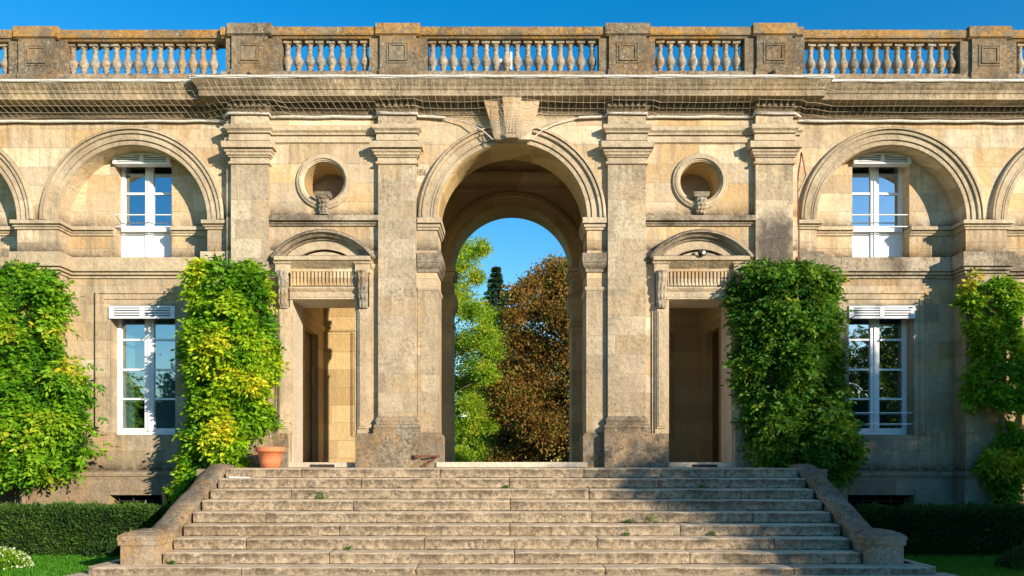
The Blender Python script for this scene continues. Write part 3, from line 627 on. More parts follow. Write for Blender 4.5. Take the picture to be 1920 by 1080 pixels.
# engraved date beside the arch
tc = bpy.data.curves.new('date_text', 'FONT'); tc.body = '1856'; tc.size = .165; tc.extrude = .004; tc.space_character = 1.0
to = bpy.data.objects.new('date_tmp', tc); C.objects.link(to); bpy.context.view_layer.update()
tm = bpy.data.meshes.new_from_object(to.evaluated_get(bpy.context.evaluated_depsgraph_get())); bpy.data.objects.remove(to)
tm.transform(__import__('mathutils').Matrix.Translation((PX(781.5,0), -.004, PZ(329,0))) @ __import__('mathutils').Matrix.Rotation(R(90), 4, 'X') @ __import__('mathutils').Matrix.Scale(.52, 4, (1,0,0)))
tm.materials.clear(); tm.materials.append(M['engrave']); dt = bpy.data.objects.new('engraved_date', tm); C.objects.link(dt); dt.parent = B

# ------------------------------------------------------------------ staircase
SY = -1.30; TR = .326; RS = .158; SX = 4.70
ST = thing('stone_staircase', 'broad weathered stone staircase with sloping side walls climbing to the arch', 'staircase', (0, -3.9, 0))
def stepblock(m, x0, x1, yf, yb, z0, z1, seed):
    n = max(2, int((x1-x0)/.05)); r = .028
    prof = [(yf+.012, z0), (yf+.004, z0+.03), (yf, z1-r-.01), (yf+.006, z1-r*.45), (yf+r*.5, z1-.004), (yf+r*1.3, z1), (yb, z1)]
    vs = []; k = len(prof)
    for i in range(n+1):
        x = x0+(x1-x0)*i/n; e = .012 if i in (0, n) else 0
        for j, (y, z) in enumerate(prof):
            q = Vector((x*2.2, j*.35, seed)); d = noise.noise(q)*.010+noise.noise(q*4)*.006+max(0, noise.noise(q*7)-.32)*.07*(2 <= j <= 5)
            vs.append((x, y+d+e*(j < 5), z-abs(d)*(.8 if j >= 3 and j < 6 else .15)-e*.5*(3 <= j < 6)))
    m.add(vs, [(i*k+j, (i+1)*k+j, (i+1)*k+j+1, i*k+j+1) for i in range(n) for j in range(k-1)], True)
    m.add(vs[:k], [tuple(range(k))]); m.add(vs[-k:], [tuple(range(k))])
joints = {0: (565,825,1095,1360), 1: (677,955,1235), 2: (546,1105,1390), 3: (662,957,1253), 4: (498,1110,1413), 5: (636,956,1276), 6: (461,795,1121,1453), 7: (617,965,1294), 8: (452,780,1135,1490)}
for k_ in range(9):
    z1 = 1.42-k_*RS; yf = SY-k_*TR; hw = SX-.01 if k_ < 8 else 5.46
    yb = (yf+TR+.05) if k_ else .0
    js = [-hw]+[PX(p, yf) for p in joints[k_]]+[hw]; m = MB()
    for a, b in zip(js[:-1], js[1:]):
        stepblock(m, a+.006, b-.006, yf+random.uniform(-.004,.004), yb, z1-RS-.004, z1+random.uniform(-.003,.003), k_*7+a)
    if k_ == 8:
        m.sweep([(-hw-.0, -1.2), (-hw-.0, yf+.12), (-hw+.04, yf+.05), (-hw+.12, yf+.01), (-hw+.3, yf+.0)], [(-.1, -.0), (.02, 0), (.02, z1-.03), (0, z1), (-.10, z1)]) if False else None
        for sg in (-1, 1):
            v = []
            for i in range(9):
                a = PI/2*i/8; v.append((sg*(hw-.02+.12*math.sin(a)), yf+.12-.12*math.cos(a)))
            v += [(sg*(hw+.10), -3.0), (sg*(hw-.02), -3.0)]
            kk = len(v); m.add([(x, y, -.0) for x, y in v]+[(x, y, z1) for x, y in v], [tuple(range(kk)), tuple(range(kk, 2*kk))]+[(i, (i+1) % kk, (i+1) % kk+kk, i+kk) for i in range(kk)])
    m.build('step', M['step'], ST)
MB().box(-5.2, 5.2, -1.2, -.0, 0, 1.405).build('landing', M['base'], ST)
MB().box(-5.75, 5.75, -4.35, -3.7, .0, .06).build('foot_slab', M['step'], ST)
for s in (-1, 1):
    xi, xo = s*SX, s*5.01; yt, yb = -1.15, -3.25
    zt, zb = 1.47, .60
    m = MB(); m.prism([(yt+.3, 0), (yt+.3, zt-.08), (yt, zt-.08), (yb, zb-.09), (yb, 0)], *sorted((xi+s*.03, xo-s*.04)))
    SW = m.build('side_wall', M['plinth'], ST)
    # rounded coping following the slope
    pth = [(yt+.35, zt), (yt, zt), (yt-.15, zt-.05), (yb+.1, zb+.045), (yb, zb+.02), (yb-.2, zb)]; c = MB(); vs = []
    prof = [(0, -.10), (0, -.04), (.025, -.008), (.09, .018), (.16, .025), (.23, .018), (.30, -.008), (.33, -.04), (.33, -.10)]; kk = len(prof)
    dense = []
    for (p, q) in zip(pth[:-1], pth[1:]):
        L_ = math.hypot(q[0]-p[0], q[1]-p[1]); nn = max(1, int(L_/.1)); dense += [(p[0]+(q[0]-p[0])*i/nn, p[1]+(q[1]-p[1])*i/nn) for i in range(nn)]
    dense.append(pth[-1])
    for (y, z) in dense:
        for u, w in prof:
            d = noise.noise(Vector((u*5, y*3, s*3)))*.012; vs.append((xi+s*u+s*d, y, z+w+d))
    c.add(vs, [(i*kk+j, (i+1)*kk+j, (i+1)*kk+j+1, i*kk+j+1) for i in range(len(dense)-1) for j in range(kk-1)], True)
    c.add(vs[:kk], [tuple(range(kk))]); c.add(vs[-kk:], [tuple(range(kk))]); c.build('coping', M['plinth'], SW)
    # end block with moulded rounded cap
    p0, p1 = sorted((xi, s*5.22)); cy = -3.45; hy = .26
    e = MB(); e.box(p0+.02, p1-.02, cy-hy+.02, cy+hy, .12, .43)
    e.sweep([(p0+.02, cy+hy), (p0+.02, cy-hy+.02), (p1-.02, cy-hy+.02), (p1-.02, cy+hy)], [(0, .41), (.02, .42), (.025, .45), (.02, .47), (.03, .49), (.035, .52), (.02, .55), (-.03, .585), (-.10, .60), (-.22, .605)])
    e.box(p0+.1, p1-.1, cy-hy+.1, cy+hy, .5, .604); e.build('end_block', stone('end_block_stone', [(.34,.28,.20), (.44,.36,.26), (.50,.41,.30)], brick=None, W=.4, spk=.7, up=.6, orange=.6 if s < 0 else .4, stain=.45), SW)

# ------------------------------------------------------------------ nets
NT = thing('protective_net', 'pale protective netting draped under the cornice along the whole facade', 'net', (0, -.3, 7.7))
def edge_y(x): 
    t = min(1, max(0, (abs(x)-5.35)/.35)); return WY*t
nx = 160; us = [(-9.9+19.8*i/nx) for i in range(nx+1)]; prof = [(.455, 8.20), (.42, 8.08), (.38, 7.95), (.27, 7.88), (.16, 7.81), (.05, 7.755)]
vs = []
for j, (o, z) in enumerate(prof):
    for i, x in enumerate(us):
        pin = any(a-.1 < x < b+.1 for a, b in PIL); t = j/(len(prof)-1)
        oy = o+.015+(.10 if pin and j > 1 else 0)+(.12*math.exp(-(x/.5)**2) if j > 2 else 0)
        skew = .26*t*(1 if x < -2 else .15)+.03*noise.noise(Vector((x*1.5, j*.4, 3)))
        zz = z+.022*noise.noise(Vector((x*.9, j*.8, 1)))
        vs.append((x+skew, edge_y(x)-oy-.012*noise.noise(Vector((x*2, j, 8))), zz))
N1 = MB().add(vs, [(j*(nx+1)+i, j*(nx+1)+i+1, (j+1)*(nx+1)+i+1, (j+1)*(nx+1)+i) for j in range(len(prof)-1) for i in range(nx)]).build('net_mesh', M['net'], NT, fix=False)
w = N1.modifiers.new('w', 'WIREFRAME'); w.thickness = .0044; w.use_replace = True
# tent of finer netting over the keystone
a_, b_ = 30, 12; vs = []
for j in range(b_+1):
    t = j/b_
    hw = 1.05*(1-t)**1.7+.34
    for i in range(a_+1):
        u = -1+2*i/a_; x = u*hw; f = math.exp(-(x/.42)**4)
        y = -.04-.30*f-.05*(1-t)*(1-abs(u)); vs.append((x, y-.006*noise.noise(Vector((x*8, t*9, 2))), 7.80-(.56*t)*(1-.25*abs(u)**2)+.01*noise.noise(Vector((x*5, t*6, 0)))))
N2 = MB().add(vs, [(j*(a_+1)+i, j*(a_+1)+i+1, (j+1)*(a_+1)+i+1, (j+1)*(a_+1)+i) for j in range(b_) for i in range(a_)]).build('net_mesh', M['net'], NT, fix=False)
w = N2.modifiers.new('w', 'WIREFRAME'); w.thickness = .0045; w.use_replace = True
def roll(pts, r, name='net_roll'):
    d = []
    for p, q in zip(pts[:-1], pts[1:]):
        p, q = Vector(p), Vector(q); n = max(1, int((q-p).length/.11)); d += [p+(q-p)*i/n for i in range(n)]
    d.append(Vector(pts[-1])); rs = [r*(1+.3*noise.noise(v*2.1)) for v in d]
    d = [v+Vector((0, 0,   .004*math.sin(v.x*7.5)-.006*noise.noise(v*3))) for v in d]
    MB().tube(d, rs, 8).build(name, M['roll'], NT)
for s in (-1, 1):
    p = [(-9.9, WY-.05, 7.70), (-PE-.03, WY-.05, 7.71), (-PE-.03, -.04, 7.73), (-5.05, -.13, 7.75), (-4.34, -.13, 7.75), (-4.33, -.04, 7.72), (-2.42, -.04, 7.72), (-2.41, -.13, 7.75), (-1.70, -.13, 7.75), (-1.69, -.05, 7.73), (-1.2, -.06, 7.70)]
    p = [(-s*a, b, c) for a, b, c in p]; roll(p, .027)
    roll([(s*1.2, -.06, 7.70), (s*.85, -.09, 7.62), (s*.55, -.14, 7.45), (s*.34, -.2, 7.25)], .010)
    roll([(s*9.9, WY-.47, 8.235), (s*5.62, WY-.47, 8.235), (s*5.58, -.47, 8.24), (0, -.475, 8.24)], .024, 'net_head_roll')

# ------------------------------------------------------------------ small things
x, y, z = PX(505, -.8), -.75, 1.42
t = thing('terracotta_pot', 'orange terracotta flower pot standing empty on the landing beside the left door', 'flower pot', (x, y, z))
MB().lathe([(0,0), (.155,0), (.175,.12), (.205,.27), (.235,.27), (.245,.29), (.245,.345), (.235,.355), (.215,.355), (.205,.30), (0,.30)], x, y, z, 32).build('pot', M['terra'], t)
MB().lathe([(0,.305), (.20,.305)], x, y, z, 20).build('soil', M['soil'], t)
x, z = PX(1316, -.12), PZ(479, -.12)
t = thing('security_lamp', 'small black round lamp on a bracket above the right doorway', 'lamp', (x, -.12, z))
MB().tube([(x-.03, -.1, z), (x-.05, -.12, z+.10)], .022, 8).tube([(x-.10, -.1, z-.005), (x+.02, -.1, z-.005)], .015, 6).build('bracket', M['black'], t)
MB().tube([(x-.03, -.14, z+.045), (x+.0, -.27, z+.012)], [.05, .058], 16).build('housing', M['black'], t)
MB().tube([(x+.0, -.271, z+.012), (x+.001, -.276, z+.011)], [.030, .030], 14).build('lens', M['white'], t)
x, z = PX(783, -.35), PZ(855, -.35)
t = MB().tube([(x-.03, -.30, z), (x+.36, -.13, z)], .017, 8).tube([(x+.33, -.14, z-.02), (x+.05, -.14, z-.19)], .014, 8).box(x-.05, x+.02, -.33, -.25, z-.035, z+.02).build('iron_bracket', M['rust'])
tag(t, 'rusty iron bracket fixed to the plinth left of the central arch', 'bracket')
t = MB().tube([(PX(302,.3), .48, .72), (PX(300,.3), .46, .98), (PX(303,.3), .44, 1.04), (PX(309,.3), .42, 1.08), (PX(340,.3), .42, 1.085), (PX(420,.3), .35, 1.09)], .045, 12).build('drain_pipe', M['pipe'])
tag(t, 'bent ochre pipe coming out of the wall beside the left side of the steps', 'pipe')
pp = [(1502,.05,287), (1501,.03,300), (1497,.02,325), (1495,.05,345), (1497,.08,400), (1498,.02,430), (1498,.02,490)]
m = MB().tube([(PX(a, b), b, PZ(c, b)) for a, b, c in pp], .012, 6).tube([(PX(1503,.02), .02, PZ(285,.02)), (PX(1511,.05), .05, PZ(330,.05)), (PX(1496,.08), .08, PZ(360,.08))], .010, 6)
m.box(PX(1494,-.01), PX(1501,-.01), -.02, .15, PZ(489,0), PZ(482,0)); tag(m.build('rusty_cable', M['rust']), 'thin rusty cable running down the corner right of the fourth pilaster', 'cable')
m = MB(); x = PX(938, .9); m.lathe([(0,8.28), (.2,8.28), (.2,9.05), (.16,9.12), (.06,9.2), (0,9.21)], x, .85, 0, 16); m.tube([(x+.2,.85,8.3), (x+.2,.85,9.35)], .03, 8).build('roof_vent', M['flash'])
tag(bpy.data.objects['roof_vent'], 'grey metal roof vent showing between the balusters over the arch', 'vent')
m = MB().box(PX(430,-1.6), PX(465,-1.6), -1.62, -1.50, 1.262+.004, 1.262+.022); tag(m.build('paper', M['paint']), 'small flat white sheet lying on the second step at the left end', 'paper')

# ------------------------------------------------------------------ foliage generators (numpy)
def leaves_obj(name, mat, parent, P_, D_, size, tint, width=.42, flip=.35, curl=.0):
    """one rhomb leaf per point: P base, D direction"""
    n = len(P_); D_ = D_/np.linalg.norm(D_, axis=1, keepdims=True)
    r = RNG.normal(size=(n, 3)); sd = np.cross(D_, r); sd /= np.linalg.norm(sd, axis=1, keepdims=True)+1e-9
    L = size[:, None]; nrm = np.cross(D_, sd)
    a = P_; b = P_+D_*L*.45+sd*L*width*.5; c = P_+D_*L-nrm*L*.12; d = P_+D_*L*.45-sd*L*width*.5
    V = np.stack([a, b, c, d], 1).reshape(-1, 3).astype(np.float32)
    o = ORG[parent.name] if parent else Vector((0, 0, 0)); V -= np.array(o, dtype=np.float32)
    me = bpy.data.meshes.new(name); me.vertices.add(4*n); me.vertices.foreach_set('co', V.ravel())
    me.loops.add(4*n); me.loops.foreach_set('vertex_index', np.arange(4*n, dtype=np.int32))
    me.polygons.add(n); me.polygons.foreach_set('loop_start', np.arange(0, 4*n, 4, dtype=np.int32))
    me.update(calc_edges=True)
    at = me.attributes.new('tint', 'FLOAT', 'FACE'); at.data.foreach_set('value', np.clip(tint, 0, 1).astype(np.float32))
    me.materials.append(mat); ob = bpy.data.objects.new(name, me); C.objects.link(ob); ob.parent = parent; return ob
def vnoise(P_, sc, seed=0.):
    return np.array([noise.noise(Vector((p[0]*sc+seed, p[1]*sc, p[2]*sc))) for p in P_])
def compound(P_, D_, nl, Ls, leaf, tint, jit=.25):
    """pinnate leaves: leaflets left and right along a drooping stalk"""
    n = len(P_); D_ = D_/np.linalg.norm(D_, axis=1, keepdims=True); sd = np.cross(D_, np.array([0, 0, 1.])+RNG.normal(scale=.35, size=(n, 3))); sd /= np.linalg.norm(sd, axis=1, keepdims=True)+1e-9
    PP, DD, SS, TT = [], [], [], []
    for k in range(nl):
        t = (k//2+1)/(nl//2+1); sgn = 1 if k % 2 else -1
        if k == nl-1: sgn = 0; t = 1
        q = P_+D_*Ls[:, None]*t+np.array([0, 0, -1.])*(Ls*t*t*.35)[:, None]
        dd = D_*(.55 if sgn else 1)+sd*sgn*.85+np.array([0, 0, -.35])+RNG.normal(scale=jit, size=(n, 3))
        PP.append(q); DD.append(dd); SS.append(leaf*(1-.25*abs(t-.5))*RNG.uniform(.75, 1.2, n)); TT.append(tint+RNG.normal(scale=.06, size=n))
    return np.concatenate(PP), np.concatenate(DD), np.concatenate(SS), np.concatenate(TT)
def wisteria(label, rows, yw, depth, dens, mat, tbase, stems, leaf=.115, holes=.04, seed=0., fade=None):
    rows = np.array(rows, float); ys = rows[:, 0]
    x0m = PX(rows[:, 1].min(), yw); x1m = PX(rows[:, 2].max(), yw)
    root = thing('wisteria', label, 'climbing plant', (float(PX((rows[-1, 1]+rows[-1, 2])/2, yw)), yw-.2, 0))
    yc = yw-depth*.35; area = 0
    pys = RNG.uniform(ys[0], ys[-1], dens*3); xl = np.interp(pys, ys, rows[:, 1]); xr = np.interp(pys, ys, rows[:, 2])
    keep = RNG.uniform(0, 1, len(pys)) < (xr-xl)/(rows[:, 2]-rows[:, 1]).max(); pys, xl, xr = pys[keep], xl[keep], xr[keep]
    th = RNG.uniform(0, PI, len(pys)); rad = RNG.uniform(.5, 1.0, len(pys))**.5*np.where(RNG.uniform(0, 1, len(pys)) < .05, 1.18, 1.)
    cx = (xl+xr)/2; hw = (xr-xl)/2*.86+6*np.sin(pys*.045+seed)
    zc = PZ(pys, yc); X = PX(cx-np.cos(th)*rad*hw, yc); Y = yw-.02-np.sin(th)*rad*depth
    endt = np.minimum((pys-ys[0])/30, 1); Y = yw-(yw-Y)*np.clip(endt, .3, 1)
    Pn = np.stack([X, Y, zc], 1)
    n1 = vnoise(Pn, 1.9, seed); n2 = vnoise(Pn, 4.2, seed+5)
    lump = n1*.7+n2*.5
    Pn[:, 1] -= lump*.50*depth/.5; Pn[:, 0] += n1*.10; Pn[:, 2] += n2*.05; Pn[:, 1] = np.minimum(Pn[:, 1], yw-.04)
    k2 = lump > (-.42+holes); Pn, th, lump, n1, n2 = Pn[k2], th[k2], lump[k2], n1[k2], n2[k2]
    Pn = Pn[:dens]; th, lump, n1, n2 = th[:dens], lump[:dens], n1[:dens], n2[:dens]; n = len(Pn)
    out = np.stack([-np.cos(th)*.8, -np.sin(th)*.9-.2, RNG.uniform(-.5, .35, n)], 1)+RNG.normal(scale=.45, size=(n, 3))
    tt = tbase+n1*.5+vnoise(Pn, 2.7, seed+9)*.5+RNG.normal(scale=.08, size=n)
    if fade is not None: tt += fade(Pn)
    A = compound(Pn, out, 9, RNG.uniform(.15, .30, n), leaf, tt)
    leaves_obj('foliage', mat, root, *A, width=.46)
    st = MB()
    for pts, r in stems:
        pts = [(PX(a, b), b, PZ(c, b)) for a, b, c in pts]; d = []
        for p, q in zip(pts[:-1], pts[1:]):
            p, q = Vector(p), Vector(q); m_ = max(1, int((q-p).length/.12)); d += [p+(q-p)*i/m_ for i in range(m_)]
        d.append(Vector(pts[-1])); d = [v+Vector((noise.noise(v*2+Vector((seed, 0, 0))), noise.noise(v*2.3)*.5, 0))*.05 for v in d]
        st.tube(d, [r*(1.1-.6*i/len(d)) for i in range(len(d))], 7)
    st.build('stem', M['palebark'], root); return root
wisteria('bushy green wisteria at the far left climbing between two windows, frame cutting it off', [(500,-140,80), (512,-150,112), (530,-160,132), (560,-160,142), (600,-160,128), (640,-160,122), (665,-160,130), (690,-160,160), (720,-165,182), (760,-165,176), (800,-160,182), (845,-160,184), (865,-150,165), (885,-120,125), (905,-60,80)],
         .15, .50, 4300, M['wist_g'], .45, [([(45,-.05,955), (42,0,900), (50,0,800), (30,0,650), (60,0,540)], .05), ([(48,.0,940), (90,.05,860), (120,.05,760)], .03)], seed=1.)
wisteria('yellow green wisteria climbing the first pilaster left of the steps', [(488,402,470), (500,372,486), (525,358,500), (560,356,508), (600,354,514), (650,348,520), (700,352,522), (740,362,500), (775,366,506), (800,358,506), (825,345,485), (850,334,478), (872,338,468), (890,345,420), (915,340,385), (935,338,360)],
         .0, .42, 3700, M['wist_y'], .41, [([(395,-.1,960), (400,-.1,870), (430,-.1,760), (420,-.1,640), (440,-.1,520)], .045)], seed=4.)
wisteria('dense dark green wisteria covering the fourth pilaster right of the steps', [(490,1402,1520), (505,1385,1552), (530,1378,1562), (565,1370,1568), (600,1372,1570), (650,1374,1576), (700,1378,1578), (740,1386,1576), (770,1386,1590), (800,1390,1608), (830,1394,1614), (858,1404,1606), (878,1450,1590), (900,1530,1575)],
         .0, .5, 4400, M['wist_d'], .48, [([(1480,-.1,960), (1470,-.1,870), (1450,-.1,760), (1460,-.1,560)], .05)], seed=8.)
wisteria('thin wisteria with bare twisted stems at the far right edge', [(515,1826,1858), (535,1814,1880), (560,1810,1890), (600,1812,1896), (640,1826,1898), (665,1832,1915), (690,1828,1935), (720,1816,1955), (745,1812,1950), (768,1850,1945), (780,1884,1922), (842,1886,1922), (856,1840,1965), (880,1850,1975), (915,1866,1975), (945,1880,1965)],
         .15, .32, 3300, M['wist_g'], .52, [([(1893,.0,960), (1895,-.02,890), (1890,-.04,820), (1872,-.02,760), (1850,.0,640), (1845,0,540)], .05), ([(1890,-.04,820), (1905,-.04,790), (1915,-.04,760), (1930,0,700)], .02), ([(1885,0,870), (1908,0,860), (1925,0,845)], .018), ([(1872,-.02,770), (1900,-.03,800), (1925,-.03,825)], .018), ([(1862,0,860), (1880,0,840), (1900,0,815), (1925,0,790)], .014)], holes=.36, seed=13.)

def hedge(name, label, x0, x1, y0, y1, z1, n, mat, tb, seed):
    root = thing(name, label, 'hedge', ((x0+x1)/2, (y0+y1)/2, 0), 'clipped hedges along the basement wall')
    MB().box(x0+.09, x1-.09, y0+.09, y1-.05, 0, z1-.09).build('hedge_core', plain(name+'_core', (.012,.02,.008), .95), root)
    a = np.array([(x1-x0)*z1, (x1-x0)*(y1-y0), (y1-y0)*z1, (y1-y0)*z1]); w = RNG.choice(4, n, p=a/a.sum()); U = RNG.uniform(0, 1, (n, 2)); J = RNG.uniform(0, .10, n)
    Pn = np.zeros((n, 3)); D = np.zeros((n, 3))
    m = w == 0; Pn[m] = np.stack([x0+U[m, 0]*(x1-x0), y0+J[m], U[m, 1]*z1], 1); D[m] = (0, -1, .5)
    m = w == 1; Pn[m] = np.stack([x0+U[m, 0]*(x1-x0), y0+U[m, 1]*(y1-y0), z1-J[m]], 1); D[m] = (0, -.2, 1)
    m = w == 2; Pn[m] = np.stack([x1-J[m], y0+U[m, 0]*(y1-y0), U[m, 1]*z1], 1); D[m] = (1, -.1, .5)
    m = w == 3; Pn[m] = np.stack([x0+J[m], y0+U[m, 0]*(y1-y0), U[m, 1]*z1], 1); D[m] = (-1, -.1, .5)
    nn = vnoise(Pn, 3., seed); Pn -= D*.0; Pn[:, 1] -= nn*.035; Pn[:, 2] += (nn*.06+vnoise(Pn, 9., seed+3)*.04)*(Pn[:, 2] > z1*.8)
    D = D+RNG.normal(scale=.5, size=(n, 3)); leaves_obj('foliage', mat, root, Pn, D, RNG.uniform(.03, .06, n)*np.where(RNG.uniform(0, 1, n) < .04, 2.1, 1.), tb+nn*.5+RNG.normal(scale=.15, size=n), width=.35)
hedge('hedge', 'clipped dark green hedge left of the steps catching sunlight', -11.5, PX(280,-1.6), -1.60, -.85, .79, 42000, M['hedge'], .66, 2.)
hedge('hedge', 'clipped hedge right of the steps lying in deep shade', PX(1618,-1.6), 11.5, -1.60, -.85, .77, 42000, M['hedge'], .3, 6.)
n = 60000; side = RNG.choice([-1, 1], n); X = side*RNG.uniform(4.9, 9.6, n); Y = RNG.uniform(-4.6, -1.55, n)
k = (np.abs(X) > 5.62) | (Y > -3.0); k &= ~((np.abs(X) < 5.3)); X, Y = X[k], Y[k]; n = len(X)
D = np.stack([RNG.normal(scale=.35, size=n), RNG.normal(scale=.35, size=n), np.ones(n)], 1)
G_ = leaves_obj('grass', M['grass'], None, np.stack([X, Y, np.zeros(n)], 1), D, RNG.uniform(.03, .065, n), RNG.uniform(.1, .9, n), width=.16); tag(G_, kind='stuff')
def bush(name, label, cat, c, r, n, leaf, mat, tb, flower=0, sx=1.):
    root = thing(name, label, cat, (c[0], c[1], 0)); v = RNG.normal(size=(n, 3)); v /= np.linalg.norm(v, axis=1, keepdims=True); v[:, 2] = abs(v[:, 2])
    rr = r*RNG.uniform(.4, 1, n)**.5; Pn = np.array(c)+v*rr[:, None]*np.array([sx, 1, 1]); Pn[:, 2] -= c[2]*.0
    leaves_obj('foliage', mat, root, Pn, v+RNG.normal(scale=.6, size=(n, 3)), RNG.uniform(.6, 1.2, n)*leaf, tb+RNG.normal(scale=.2, size=n), width=.4)
    if flower:
        v = v[:flower]; Pf = np.array(c)+v*r*1.03*np.array([sx, 1, 1]); k = []
        PP = np.repeat(Pf, 5, 0); DD = RNG.normal(size=(flower*5, 3))+np.array([0, -.6, .6])
        tag(leaves_obj('flowers', M['flower'], root, PP, DD, np.full(flower*5, .022), RNG.uniform(0, 1, flower*5), width=.8), kind='stuff')
bush('flower_bush', 'low bush dotted with tiny white flowers at the bottom left corner', 'bush', (PX(2,-3.0), -3.0, .0), .31, 2400, .04, M['wist_g'], .6, 150, 1.3)
bush('low_shrub', 'small dark shrub on the shaded lawn at the bottom right corner', 'bush', (PX(1925,-3.0), -3.0, .0), .32, 1500, .07, M['t_dark'], .3, 0, 1.2)
bush('border_plant', 'small dark leafy plant growing at the foot of the left hedge', 'bush', (PX(190,-1.75), -1.72, .02), .2, 260, .08, M['t_dark'], .4)
weeds = [(602,2,'tall fernlike weed growing on the third step left of the centre',.11), (950,1,'tiny weed in the joint of the second step at the centre',.04), (1315,1,'dark weed on the second step right of the centre',.06), (1222,4,'bushy weed on the fifth step right of the centre',.11),
         (1180,4,'low flat weed on the fifth step just left of the bushy weed',.05), (1335,5,'low weed in the joint of the sixth step at the right',.06), (1175,5,'thin weed on the sixth step below the flat weed',.04), (325,5,'small weed at the left end of the sixth step',.06), (655,6,'tiny weed on the seventh step left of the centre',.04), (325,7,'weed in the left corner of the eighth step',.05)]
for px, k_, lab, h in weeds:
    y = SY-k_*TR+.03-.05*0; z = 1.42-(k_)*RS-RS; yy = SY-k_*TR-.02; x = PX(px, yy); nn = int(40+h*500)
    root = thing('weed', lab, 'weed', (x, yy, z), 'weeds growing in the step joints'); Pn = np.stack([x+RNG.normal(scale=h*.45, size=nn), yy-RNG.uniform(0, .05, nn), z+RNG.uniform(0, h, nn)**1.0], 1)
    leaves_obj('leaves', M['wist_d'], root, Pn, RNG.normal(size=(nn, 3))+np.array([0, -.5, .3]), RNG.uniform(.02, .045, nn), RNG.uniform(.2, .7, nn))

# ------------------------------------------------------------------ trees
def tree(name, label, trunk, blobs, mat, n, leaf, tb, tvar=.35, seed=0., thr=-.25, bark='bark', limb=.12, group=None, drop=.25, lump=.9):
    """trunk (x,y,height,radius); blobs (x,y,z,r) in metres"""
    x, y, h, r = trunk; root = thing(name, label, 'tree', (x, y, 0), group)
    t = MB(); d = [Vector((x+noise.noise(Vector((seed, i*.4, 0)))*.35*min(1, i/3), y+noise.noise(Vector((seed+4, i*.4, 0)))*.35, h*i/8)) for i in range(9)]
    t.tube(d, [r*(1.15-.75*i/8) for i in range(9)], 10); T = t.build('trunk', M[bark], root)
    b = MB()
    for i, (bx, by, bz, br) in enumerate(blobs):
        q = Vector((bx, by, bz)); k = min(8, max(2, int(8*min(1, (bz-br*.6)/max(h, .1)))-1)); p0 = d[k]
        mid = (p0+q)/2+Vector((0, 0, -.12*(q-p0).length)); L_ = [p0, (p0+mid)/2+Vector((0, 0, -.03)), mid, (mid+q)/2+Vector((0, 0, .08)), q]
        b.tube(L_, [limb, limb*.8, limb*.6, limb*.4, limb*.2], 6)
        for e in range(4):
            v = Vector(RNG.normal(size=3)).normalized()*br*.75; b.tube([mid*.35+q*.65, q*.7+(q+v)*.3, q+v], [limb*.3, limb*.2, limb*.07], 4)
    b.build('limbs', M[bark], root)
    bl = np.array(blobs); w = bl[:, 3]**2; ix = RNG.choice(len(bl), n, p=w/w.sum()); v = RNG.normal(size=(n, 3)); v /= np.linalg.norm(v, axis=1, keepdims=True)
    Pn = bl[ix, :3]+v*(bl[ix, 3]*np.abs(RNG.normal(.62, .33, n)))[:, None]*np.array([1, 1, .82])
    n1 = vnoise(Pn, lump, seed); n2 = vnoise(Pn, lump*3, seed+3); k = (n1*.7+n2*.6) > thr; Pn, v, n1, n2 = Pn[k], v[k], n1[k], n2[k]; n = len(Pn)
    D = v*.7+RNG.normal(scale=.7, size=(n, 3))+np.array([0, -.2, -drop])
    leaves_obj('crown', mat, root, Pn, D, RNG.uniform(.7, 1.35, n)*leaf, tb+n1*tvar+n2*tvar*.7+RNG.normal(scale=.12, size=n), width=.62); return root
def blb(lst, y, j=1.2): return [(PX(a, y), y+RNG.uniform(-j, j), PZ(b, y), c*(y+CD)/FPX) for a, b, c in lst]
tree('lime_tree', 'tall bright yellow green tree seen at the left inside the arch', (-6.2, 21, 9, .32),
     blb([(884,462,26), (905,474,20), (866,500,32), (893,515,20), (856,545,30), (885,588,34), (920,592,26), (932,620,20), (905,640,34), (868,640,34), (928,655,22), (895,690,34), (862,715,36), (912,705,24), (880,760,34), (858,800,36), (895,790,26), (915,760,16), (820,520,60), (800,650,70), (810,780,60), (750,600,90), (720,740,80), (770,460,50), (885,845,30), (860,860,30), (920,800,16)], 21),
     M['t_green'], 170000, .095, .56, .5, 3., thr=-.16, limb=.06, lump=1.5)
tree('round_shrub', 'low rounded bright green shrub behind the arch threshold', (-2.2, 25, 1.5, .1), blb([(880,832,32), (912,838,24), (855,850,26), (935,850,14), (830,840,40)], 25, .4), M['t_green'], 22000, .09, .45, .4, 5., thr=-.4, limb=.04, lump=1.2)
tree('chestnut_tree', 'broad brown autumn chestnut tree filling the right side of the arch', (2.6, 22, 8, .4),
     blb([(1042,492,26), (1064,505,26), (1060,560,34), (1020,520,28), (1048,530,34), (1035,562,34), (1066,540,34), (995,540,24), (1062,535,34), (968,562,24), (1005,580,36), (1050,600,44), (965,600,26), (985,640,40), (1030,660,46), (1070,670,44), (960,690,28), (1000,720,48), (1050,740,50), (965,760,40), (1020,800,50), (950,820,34), (1070,820,46), (990,855,50), (1120,600,80), (1140,740,90), (1180,560,60), (1220,680,100), (1120,850,70), (945,730,22), (935,870,40), (930,790,22)], 22, 1.5),
     M['t_brown'], 190000, .125, .58, .55, 9., thr=-.26, limb=.07, lump=1.2)
tree('chestnut_tree', 'dark brown chestnut tree further back between the green and brown crowns', (-.5, 32, 7, .4),
     blb([(940,640,40), (975,700,60), (930,740,50), (960,800,60), (1010,760,60), (900,830,60), (1060,800,70), (950,870,60), (930,690,30)], 32, 1.), M['t_brown'], 45000, .2, .3, .4, 12., thr=-.32, limb=.12, lump=1.)
